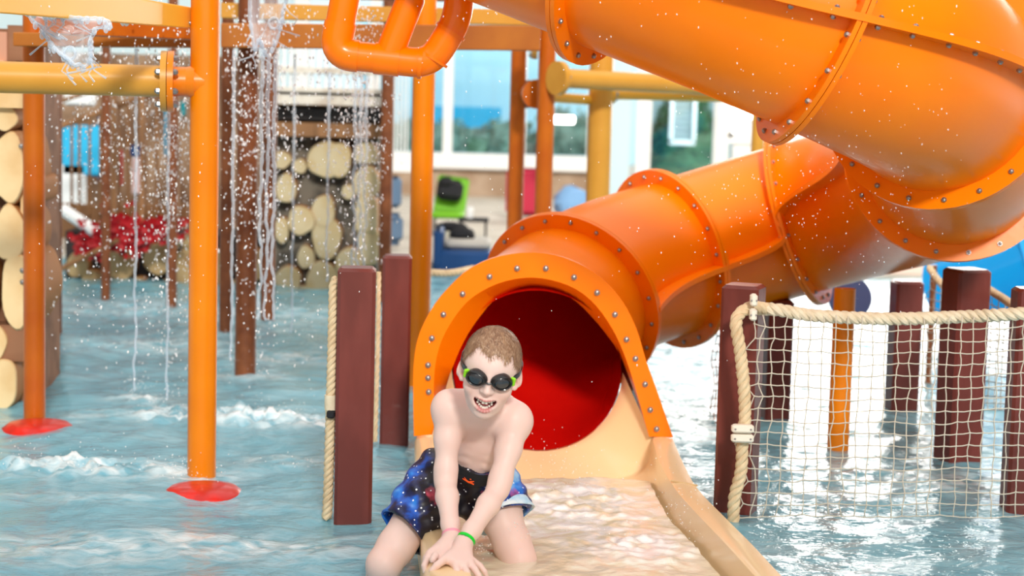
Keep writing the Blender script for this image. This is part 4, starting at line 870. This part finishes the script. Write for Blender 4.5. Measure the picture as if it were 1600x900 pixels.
# teeth and tongue
TOOTH = mat('tooth', (.92, .88, .8), .25); m = M()
def Hv(*a): return V(Hd(*a))
HM = Matrix(HR.tolist())
for x, w, h in ((-.0205, .0048, .005), (-.0155, .0052, .0058), (-.0098, .0055, .0052), (-.0038, .0068, .0085), (.0036, .0068, .0085), (.0098, .0052, .005), (.0153, .0052, .006), (.0203, .0048, .005)):
    m.box(Hv(x, MY+.001-17*x*x, MZ+.001+.0075*(x/MW)**2-h*.42), (w, .004, h), rot=HM@Matrix.Rotation(x*12, 3, 'Y')@Matrix.Rotation(-x*18, 3, 'Z'), bev=.0014)
for x in (-.0165, -.0118, -.007, -.0023, .0023, .007, .0118, .0165):
    m.box(Hv(x, MY-.0025-17*x*x, MZ-.0172+34*x*x), (.0047, .004, .0062), rot=HM@Matrix.Rotation(-x*28, 3, 'Y')@Matrix.Rotation(-x*18, 3, 'Z'), bev=.0013)
obj('teeth', m, TOOTH, boy, label='white gapped front teeth')
m = M(); m.ball(Hv(0, MY-.018, MZ-.013), (.015, .014, .005), 14, 8, rot=HM); obj('tongue', m, mat('tongue_pink', (.6, .14, .15), .35), boy)
# hair: a close cap plus many short strands
HB = SDF(np.array(HC)-.13, np.array(HC)+.14, .002)
def HE(c, r, k, op='add'): HB.ell(Hd(*c), r, HR, k, op)
HE((0, -.012, .03), (.0685, .086, .0735), .01); HE((0, .008, .032), (.0615, .067, .0545), .012)
sl = tuple(slice(0, n) for n in HB.n); ax = [HB.lo[i]+HB.h*np.arange(HB.n[i]) for i in range(3)]; P_ = (np.stack(np.meshgrid(*ax, indexing='ij'), -1)-np.array(HC))@HR
x_, y_, z_ = P_[..., 0], P_[..., 1], P_[..., 2]
hl = .07+.004*np.sin(x_*140)+.003*np.sin(x_*310+1)-.006*np.clip(x_/.05, -1, 1)      # fringe line
hl = np.where(np.abs(x_) > .045, hl-(np.abs(x_)-.045)*2.2, hl); side_ = -.012+np.clip((y_-.0)*2.6, 0, .07)
lim = np.where(y_ > .035, hl, np.minimum(hl, np.where(y_ > -.02, side_, -.045)))
HB.g = np.maximum(HB.g, ((lim-z_)*.7).astype(np.float32)); hv, hf = HB.mesh()
HAIR = mat('wet_sandy_hair', (.36, .22, .13), .45, noise=(60, (.2, .11, .07), .4, .6, (1, 1, .3)))
def hair_keep(v): return v
hairo, hv = npobj('hair', hv, hf, HAIR, boy, relax=1, label='short wet sandy brown hair')
STR = mat('hair_strand', (.33, .19, .115), .45); STR2 = mat('light_hair_strand', (.52, .36, .25), .45)
hl_ = (hv-np.array(HC))@HR; cen = np.array([0, -.012, .03]); m1_, m2_ = M(), M(); cand = [i for i in range(len(hv)) if hl_[i][1] > -.06]
for _ in range(4200):
    i = random.choice(cand); p = hl_[i]; nrm = V((p-cen)/np.array([.066, .083, .07])**2).normalized()
    sweep = V((.25+p[0]*5, 1.0, -.35)) if p[2] > .05 else V((0, .25, -1)); tg = (sweep+V((random.gauss(0, .3), random.gauss(0, .2), random.gauss(0, .2)))); tg = (tg-nrm*tg.dot(nrm)).normalized()
    L_ = random.uniform(.009, .019); w_ = tg.cross(nrm).normalized()*random.uniform(.0004, .0009); a = V(p)+nrm*-.001
    b_ = a+tg*L_*.5+nrm*(.0022); c_ = a+tg*L_+nrm*random.uniform(-.001, .003)
    pts = [Hv(*(a-w_)), Hv(*(a+w_)), Hv(*(b_+w_*.8)), Hv(*(b_-w_*.8)), Hv(*c_)]; (m1_ if random.random() < .62 else m2_).add(pts, [(0, 1, 2, 3), (3, 2, 4)])
obj('strands', m1_, STR, hairo, ang=180, kind='stuff'); obj('strands', m2_, STR2, hairo, ang=180, kind='stuff')
# swimming goggles
gg = thing('goggles', Hv(0, .08, .012), None, None); del_ = gg; gg.parent = boy; gg.location = Hv(0, .08, .012)-ORG[boy.name]
BLK = mat('black_rubber', (.012, .012, .014), .3, coat=.3); LENS = mat('smoky_lens', (.03, .035, .045), .05, coat=1); LIME = mat('lime_clip', (.28, .72, .02), .35)
for s_ in (-1, 1):
    rot = HM@Matrix.Rotation(s_*.28, 3, 'Z')*1.0 if False else HM@Matrix.Rotation(-s_*.3, 3, 'Z')
    m = M(); rows = []
    for (f, dy) in ((1.12, -.014), (1.14, -.004), (1.05, .004), (.9, .006), (.8, .0045)):
        row = []
        for k in range(32):
            a = 2*PI*k/32; ex = 1+.0*math.cos(a); row.append(Hv(s_*.0305, .083, .0155)+rot@V((.0215*f*math.cos(a)*(1+.08*math.cos(2*a)), dy, .0175*f*math.sin(a)*(1+.1*s_*math.cos(a)))))
        rows.append(row)
    m.grid(rows, close=True); obj('eye_cup', m, BLK, gg, ang=60)
    m = M(); m.ball(Hv(s_*.0305, .083, .0155)+rot@V((0, .001, 0)), (.0182, .0055, .015), 24, 10, rot=rot); obj('lens', m, LENS, gg, ang=180)
    m = M(); m.box(Hv(s_*.0545, .067, .017), (.008, .013, .021), rot=HM@Matrix.Rotation(-s_*1.0, 3, 'Z'), bev=.002); obj('clip', m, LIME, gg, label='lime green side clip')
obj('nose_bridge', M().tube([Hv(-.012, .086, .0125), Hv(0, .0905, .0115), Hv(.012, .086, .0125)], .0024, 8), BLK, gg)
m = M(); rows = []
for k in range(49):
    a = math.radians(50)+(2*PI-math.radians(100))*k/48; x, y = math.sin(a)*.0715, math.cos(a)*.088-.014; z = .014+.004*(y < 0)
    rows.append([Hv(x*f, (y+.014)*f-.014, z+dz) for f, dz in ((1.0, -.0065), (1.03, -.006), (1.03, .006), (1.0, .0065))])
m.grid(rows, close=True); obj('strap', m, BLK, gg, ang=60)
# swim shorts
SH = SDF([min(hpL.x, knL.x)-.16, pelv.y-.26, pelv.z-.28], [max(hpR.x, knR.x)+.14, pelv.y+.17, pelv.z+.16], .003)
waist = belly.lerp(pelv, .1); SH.ell(pelv, (.1, .083, .078), TR, .03); SH.ell(pelv.lerp(belly, .6), (.09, .074, .055), TR, .03); SH.ell(belly+up_t*.02, (.094, .078, .062), TR, .02)
for hp, kn, f in ((hpL, knL, .64), (hpR, knR, .44)):
    SH.chain([hp, hp.lerp(kn, .3), hp.lerp(kn, f), hp.lerp(kn, f+.3)], [.08, .074, .07, .07], .03)
ax = [SH.lo[i]+SH.h*np.arange(SH.n[i]) for i in range(3)]; P_ = np.stack(np.meshgrid(*ax, indexing='ij'), -1)
wr_ = .003*np.sin(P_[..., 0]*95+P_[..., 2]*60)+.0022*np.sin(P_[..., 2]*150-P_[..., 0]*70+P_[..., 1]*40); body_sd = SH.g+wr_.astype(np.float32)
shell = np.maximum(body_sd, -(body_sd+.009))
dw = (P_-np.array(belly+up_t*.038))@np.array(up_t)-.012*np.sin((P_[..., 0]-pelv.x)*16)**2
shell = np.maximum(shell, dw)
for hp, kn, f, side_s in ((hpL, knL, .64, -1), (hpR, knR, .44, 1)):
    d_ = np.array((kn-hp).normalized()); d_ = d_*1.0+np.array([-.3 if side_s < 0 else -.1, 0, 0]); d_ /= np.linalg.norm(d_); c_ = np.array(hp.lerp(kn, f))
    cutl = (P_-c_)@d_; msk = (P_[..., 0]-pelv.x)*side_s > .0
    shell = np.where(msk, np.maximum(shell, cutl), shell)
SH.g = shell.astype(np.float32); sv, sf = SH.mesh()
SHM = D.materials.new('galaxy_print_fabric'); SHM.use_nodes = True; nt = SHM.node_tree; b = nt.nodes['Principled BSDF']; b.inputs['Roughness'].default_value = .45; N = nt.nodes.new; Lk = nt.links.new
tc = N('ShaderNodeTexCoord')
n1 = N('ShaderNodeTexNoise'); n1.inputs['Scale'].default_value = 13; n1.inputs['Detail'].default_value = 6; Lk(tc.outputs['Object'], n1.inputs['Vector'])
n2 = N('ShaderNodeTexNoise'); n2.noise_dimensions = '4D'; n2.inputs['W'].default_value = 3.1; n2.inputs['Scale'].default_value = 15; n2.inputs['Detail'].default_value = 4; Lk(tc.outputs['Object'], n2.inputs['Vector'])
sx = N('ShaderNodeSeparateXYZ'); Lk(tc.outputs['Object'], sx.inputs[0])
ab = N('ShaderNodeMath'); ab.operation = 'ABSOLUTE'; Lk(sx.outputs[0], ab.inputs[0]); sm = N('ShaderNodeMapRange'); sm.inputs[1].default_value = .035; sm.inputs[2].default_value = .1; sm.inputs[3].default_value = -.22; sm.inputs[4].default_value = .12; Lk(ab.outputs[0], sm.inputs[0])
ad = N('ShaderNodeMath'); Lk(n1.outputs[0], ad.inputs[0]); Lk(sm.outputs[0], ad.inputs[1])
rp_ = N('ShaderNodeValToRGB'); cr_ = rp_.color_ramp; cr_.elements[0].position = .46; cr_.elements[0].color = (.008, .006, .014, 1); cr_.elements[1].position = .8; cr_.elements[1].color = (.3, .6, .95, 1)
for pos, c in ((.54, (.008, .02, .12, 1)), (.61, (.01, .1, .55, 1)), (.7, (.02, .25, .8, 1))): e_ = cr_.elements.new(pos); e_.color = c
Lk(ad.outputs[0], rp_.inputs[0])
pk = N('ShaderNodeMapRange'); pk.inputs[1].default_value = .62; pk.inputs[2].default_value = .72; Lk(n2.outputs[0], pk.inputs[0]); mxp = N('ShaderNodeMix'); mxp.data_type = 'RGBA'; mxp.inputs[7].default_value = (.7, .09, .16, 1); Lk(pk.outputs[0], mxp.inputs[0]); Lk(rp_.outputs[0], mxp.inputs[6])
vo = N('ShaderNodeTexVoronoi'); vo.inputs['Scale'].default_value = 62; Lk(tc.outputs['Object'], vo.inputs['Vector']); ls = N('ShaderNodeMath'); ls.operation = 'LESS_THAN'; ls.inputs[1].default_value = .15; Lk(vo.outputs['Distance'], ls.inputs[0])
mxs = N('ShaderNodeMix'); mxs.data_type = 'RGBA'; mxs.inputs[7].default_value = (.85, .9, 1, 1); Lk(ls.outputs[0], mxs.inputs[0]); Lk(mxp.outputs[2], mxs.inputs[6]); Lk(mxs.outputs[2], b.inputs['Base Color'])
shorts, sv = npobj('swim_shorts', sv, sf, SHM, boy, relax=2, label='black and blue galaxy print swim shorts')
# black waistband and orange mark
dn_ = -up_t
m = M(); rows = []
wb = belly+up_t*.038
for dz, g_ in ((.0, -.006), (.0, -.001), (-.03, .007), (-.03, .0)):
    rows.append([wb+up_t*(dz+.001)+(tx*math.cos(a)*(.092+g_)+ty_*math.sin(a)*(.0775+g_))+up_t*.012*math.sin(math.cos(a)*1.5)**2 for a in [2*PI*k/64 for k in range(64)]])
m.grid(rows, close=True); obj('waistband', m, BLACKF, shorts, ang=60)
ctr = W(731, 741, 4.70); 
def logo():
    m = M(); 
    for (x0, z0, x1, z1, r0, r1) in ((-.015, .003, .016, -.004, .0026, .002), (-.012, .009, .002, -.003, .0016, .0026), (.0, -.002, .014, .006, .0026, .0012)): m.tube([V((x0, 0, z0)), V(((x0+x1)/2, 0, (z0+z1)/2-.001)), V((x1, 0, z1))], [r0*.5, r0, r1], 8)
    m.ball((.004, 0, .009), (.0026, .001, .0022), 8, 6); return m
lm = logo(); frn_ = -ty_ if ty_.y > 0 else ty_; LR = Matrix((tx, -frn_, up_t)).transposed()
lc = wb-up_t*.02+frn_*.0845+tx*-.004
lm.v = [lc+LR@V((p.x, p.y*.8, p.z)) for p in lm.v]; obj('logo', lm, mat('orange_print', (1, .12, .02), .5), shorts, label='small orange hook-shaped mark')
# turned-out pale cuff of the photo-right leg
ax_ = (knR-hpR).normalized(); cu = ax_.cross(V((0, 1, 0))).normalized(); cw = ax_.cross(cu); m = M(); rows = []
for f_, r_ in ((.3, .07), (.3, .079), (.36, .083), (.42, .086), (.465, .09), (.465, .088), (.4, .08)):
    rows.append([hpR.lerp(knR, f_+.02*math.sin(a*3+1)*(f_-.25)*6)+(cu*math.cos(a)+cw*math.sin(a))*(r_+.002*math.sin(a*5)) for a in [2*PI*k/48 for k in range(48)]])
m.grid(rows, close=True); obj('cuff', m, mat('pale_blue_lining', (.25, .62, .9), .45, noise=(18, (.8, .9, .97), .4, .62)), shorts, ang=180, label='pale blue turned-out hem')
# wristbands
def band(a, b, t0, r, w, mt, name, lab, text=False):
    c = a.lerp(b, t0); d = (b-a).normalized(); u = d.cross(V((0, -1, 0))).normalized(); q = u.cross(d).normalized(); m = M(); rows = []
    for s_, rr in ((-w/2, r-.001), (-w/2, r+.001), (w/2, r+.0), (w/2, r-.002)): rows.append([c+d*s_+(u*math.cos(x)+q*math.sin(x))*rr for x in [2*PI*k/40 for k in range(40)]])
    m.grid(rows, close=True); o = obj(name, m, mt, boy, ang=60, label=lab); return o, c, d, u, q
band(elL, wrL, .96, .0218, .016, mat('pink_band', (.9, .35, .45), .4), 'wristband', 'pale pink paper wristband')
o_, c, d, u, q = band(elR, wrR, .955, .0218, .018, mat('green_band', (.0, .62, .03), .35), 'wristband', 'bright green wristband with tiny black print')
m = M(); fq = q if q.y < 0 else -q
for k in range(11):                                   # illegible small print round the band
    if k in (2, 3, 5): continue
    a = (k-5)*.17; dirv = fq*math.cos(a)+u*math.sin(a); h_ = random.uniform(.003, .0045)
    m.box(c+dirv*.0217, (.0014, .0014, h_), rot=Matrix((u, fq, d)).transposed()); m.box(c+dirv*.0217+u*.001+d*random.uniform(-.002, .002), (.0026, .0012, .0012), rot=Matrix((u, fq, d)).transposed())
obj('print', m, BLACKF, o_, smooth=False)
# ------------------------------------------------------------------ falling water
FW = D.materials.new('falling_water'); FW.use_nodes = True; nt = FW.node_tree; nt.nodes.clear(); N = nt.nodes.new; Lk = nt.links.new
out = N('ShaderNodeOutputMaterial'); tr = N('ShaderNodeBsdfTransparent'); tr.inputs[0].default_value = (.93, .96, 1, 1); p = N('ShaderNodeBsdfPrincipled'); p.inputs['Base Color'].default_value = (.8, .88, .96, 1); p.inputs['Roughness'].default_value = .06; p.inputs['IOR'].default_value = 1.33; p.inputs['Specular IOR Level'].default_value = 1
lw = N('ShaderNodeLayerWeight'); lw.inputs[0].default_value = .45; mr = N('ShaderNodeMapRange'); mr.inputs[3].default_value = .25; mr.inputs[4].default_value = 1.0; Lk(lw.outputs['Facing'], mr.inputs[0])
mx = N('ShaderNodeMixShader'); Lk(mr.outputs[0], mx.inputs[0]); Lk(tr.outputs[0], mx.inputs[1]); Lk(p.outputs[0], mx.inputs[2]); Lk(mx.outputs[0], out.inputs[0])
DROP = FW.copy(); DROP.name = 'water_drops'; [n for n in DROP.node_tree.nodes if n.type == 'MAP_RANGE'][0].inputs[3].default_value = .85; [n for n in DROP.node_tree.nodes if n.type == 'BSDF_PRINCIPLED'][0].inputs['Base Color'].default_value = (.95, .97, 1, 1)
def stream(px, y0, y1, Yd, r, label, wig=1.0, strands=1):
    m = M(); a = W(px, y0, Yd); b = W(px, y1, Yd); L = (a-b).length; n = max(8, int(L/.012))
    for s_ in range(strands):
        ph = random.random()*9; path = []; rr = []
        ox = (s_-(strands-1)/2)*.022
        for k in range(n+1):
            t = k/n; q = V((a.x+ox, Yd, a.z+(b.z-a.z)*t)); q.x += wig*(.004*math.sin(t*L*(17+ph)+ph)+.0022*math.sin(t*L*(50+5*ph)+ph*2)+random.gauss(0, .0007))*(.2+.8*t)*.8; q.y += wig*.004*math.cos(t*L*21+ph)*(.3+t)
            path.append(q); rr.append(r*(.65+.5*abs(math.sin(t*L*70+ph))+random.random()*.35)*(1-.35*t))
        m.tube(path, rr, 7)
    obj('water_stream', m, FW, ang=180, label=label, cat='water', group='thin falling water streams')
stream(213, 76, 612, 6.6, .0052, 'thin water stream falling nearest left of the tall orange post flange'); stream(264, 88, 625, 6.9, .0052, 'thin water stream falling just left of the tall orange post')
stream(366, 78, 560, 6.8, .0056, 'thin water stream falling just right of the tall orange post'); stream(461, 85, 520, 7.6, .0052, 'thin water stream in front of the far log wall left part')
stream(515, 112, 440, 7.6, .0055, 'thin water stream ending behind the top of the front maroon post'); stream(565, 118, 470, 7.6, .006, 'ragged water stream at the right of the far log wall', 2.5, 3)
stream(420, 85, 500, 6.6, .006, 'thick double water stream falling below the splash at top', 2, 3)
def sheet(pts, Yd, label, holes=()):
    """a torn sheet of water with a thick bright rim: outline in photo pixels at depth Yd"""
    P = resample(cr([W(x, y, Yd) for x, y in pts], 5), len(pts)*6); c = sum(P, V((0, 0, 0)))/len(P)
    m = M(); rows = [[c.lerp(p, s_)+V((0, .018*math.sin(p.x*40+s_*7)*s_, 0)) for p in P] for s_ in (.02, .35, .6, .8, .93, 1)]
    m.grid(rows, close=True); rim = rows[-1]+[rows[-1][0]]; m.tube(rim, [.0035+.003*abs(math.sin(i*.9)) for i in range(len(rim))], 6, cap=False)
    for i in range(0, len(P), 3):
        if random.random() < .7: m.ball(P[i]+V((0, -.004, -.005)), (.007, .006, .011), 7, 5)
    for (hx, hy, hr) in holes: m.tube([W(hx+hr*math.cos(a*.5236), hy+hr*1.1*math.sin(a*.5236), Yd-.01) for a in range(13)], .004, 6, cap=False)
    for _ in range(16):
        p0 = P[random.randrange(len(P))]; q = [p0+V((random.gauss(0, .01)*k, -.004, -.02*k)) for k in range(4)]; m.tube(q, [.004, .003, .002, .003], 5)
    obj('water_sheet', m, FW, ang=180, label=label, cat='water')
sheet([(42, 20), (80, 24), (120, 28), (160, 30), (172, 42), (150, 44), (142, 60), (143, 80), (140, 95), (132, 105), (126, 100), (118, 102), (108, 92), (90, 80), (78, 66), (66, 52), (60, 40), (50, 34)], 5.0, 'torn sheet of water spilling off the yellow beam', [(109, 83, 9)])
sheet([(392, -30), (420, -35), (450, -30), (442, 20), (436, 50), (426, 75), (418, 88), (412, 76), (406, 60), (400, 80), (396, 60), (391, 30)], 6.2, 'splashing water sheet pouring at the top right of the tall orange post', [(428, 36, 8)])
# beads and trickles running over the yellow beam
m = M()
for _ in range(150):
    x = random.uniform(-10, 205); y = random.uniform(-2, 20+x*.085); Yd = 4.45+(x+60)/363*1.33-.012
    m.ball(W(x, y, Yd), (random.uniform(.003, .008), .004, random.uniform(.003, .011)), 7, 5, wob=.3)
obj('water_beads', m, DROP, ang=180, label='bright beads of water running over the yellow edge beam', cat='water', kind='stuff')
# loose drops: real small drops in the air, thick in the falling curtain, sparse elsewhere
def ico(c, r, st, m):
    t = r*.5; vs = [(0, 0, r*st), (r, 0, t*.3), (0, r, -t*.2), (-r, 0, t*.2), (0, -r, -t*.3), (0, 0, -r*st)]
    rt = Matrix.Rotation(random.gauss(0, .3), 3, 'Y')
    m.add([V(c)+rt@V(v) for v in vs], [(0, 1, 2), (0, 2, 3), (0, 3, 4), (0, 4, 1), (5, 2, 1), (5, 3, 2), (5, 4, 3), (5, 1, 4)])
def drops(n, fn, label, smin=.0025, smax=.006, st=(1, 2.4)):
    m = M()
    for _ in range(n):
        p_ = fn()
        if p_ is None or p_.z < .01: continue
        ico(p_, random.uniform(smin, smax)*random.uniform(.6, 1), random.uniform(*st), m)
    me_ = obj('water_drops', m, DROP, ang=180, label=label, cat='water', kind='stuff')
    md = me_.modifiers.new('round', 'SUBSURF'); md.levels = 1; md.render_levels = 1
def curtain():
    x = random.choice([random.uniform(75, 300), random.uniform(350, 600), random.gauss(405, 28), random.gauss(265, 20), random.gauss(565, 22), random.uniform(120, 300)]); Yd = random.uniform(6.0, 7.8)
    return W(x, random.uniform(20, 620)*random.uniform(.35, 1), Yd)
drops(4600, curtain, 'countless bright drops in the falling water curtain at left', .0032, .0085)
drops(260, lambda: W(random.uniform(40, 600), random.uniform(0, 500), random.uniform(4.6, 5.6)), 'sparse drops falling before the posts at left', .0018, .004)
drops(260, lambda: W(random.uniform(640, 1500), random.uniform(0, 640)*random.uniform(.4, 1), random.uniform(4.3, 4.7)), 'sparse drops falling in front of the orange slide', .0014, .0034)
drops(300, lambda: W(random.gauss(1260, 110), random.gauss(300, 90), random.uniform(4.2, 4.6)), 'fine drops falling before the slide bend', .0011, .0026)
def splash():
    cx, cy, rx, h = random.choice([(330, 655, 110, .07), (430, 658, 80, .06), (150, 735, 140, .06), (40, 735, 80, .05), (265, 640, 30, .08), (215, 620, 25, .07), (385, 585, 40, .08), (300, 750, 50, .05), (250, 540, 160, .04), (480, 540, 60, .05), (480, 735, 80, .03)])
    g = G(random.gauss(cx, rx*.6), random.gauss(cy, 5)); g.z = abs(random.gauss(0, h*.7)); return g
drops(900, splash, 'splashing drops leaping from the foamy water at left', .0018, .0045, (.8, 1.8))
def tsplash():
    cx, cy, rx, h = random.choice([(900, 770, 70, .05), (1040, 800, 60, .06), (860, 730, 60, .04), (1080, 830, 30, .05), (810, 850, 15, .05), (745, 870, 15, .05), (960, 830, 60, .02)])
    g = G(random.gauss(cx, rx*.6), random.gauss(cy, 10), .08); g.z += abs(random.gauss(0, h)); return g
drops(420, tsplash, 'splashing drops above the foam in the cream trough', .0015, .0036, (.8, 1.6))
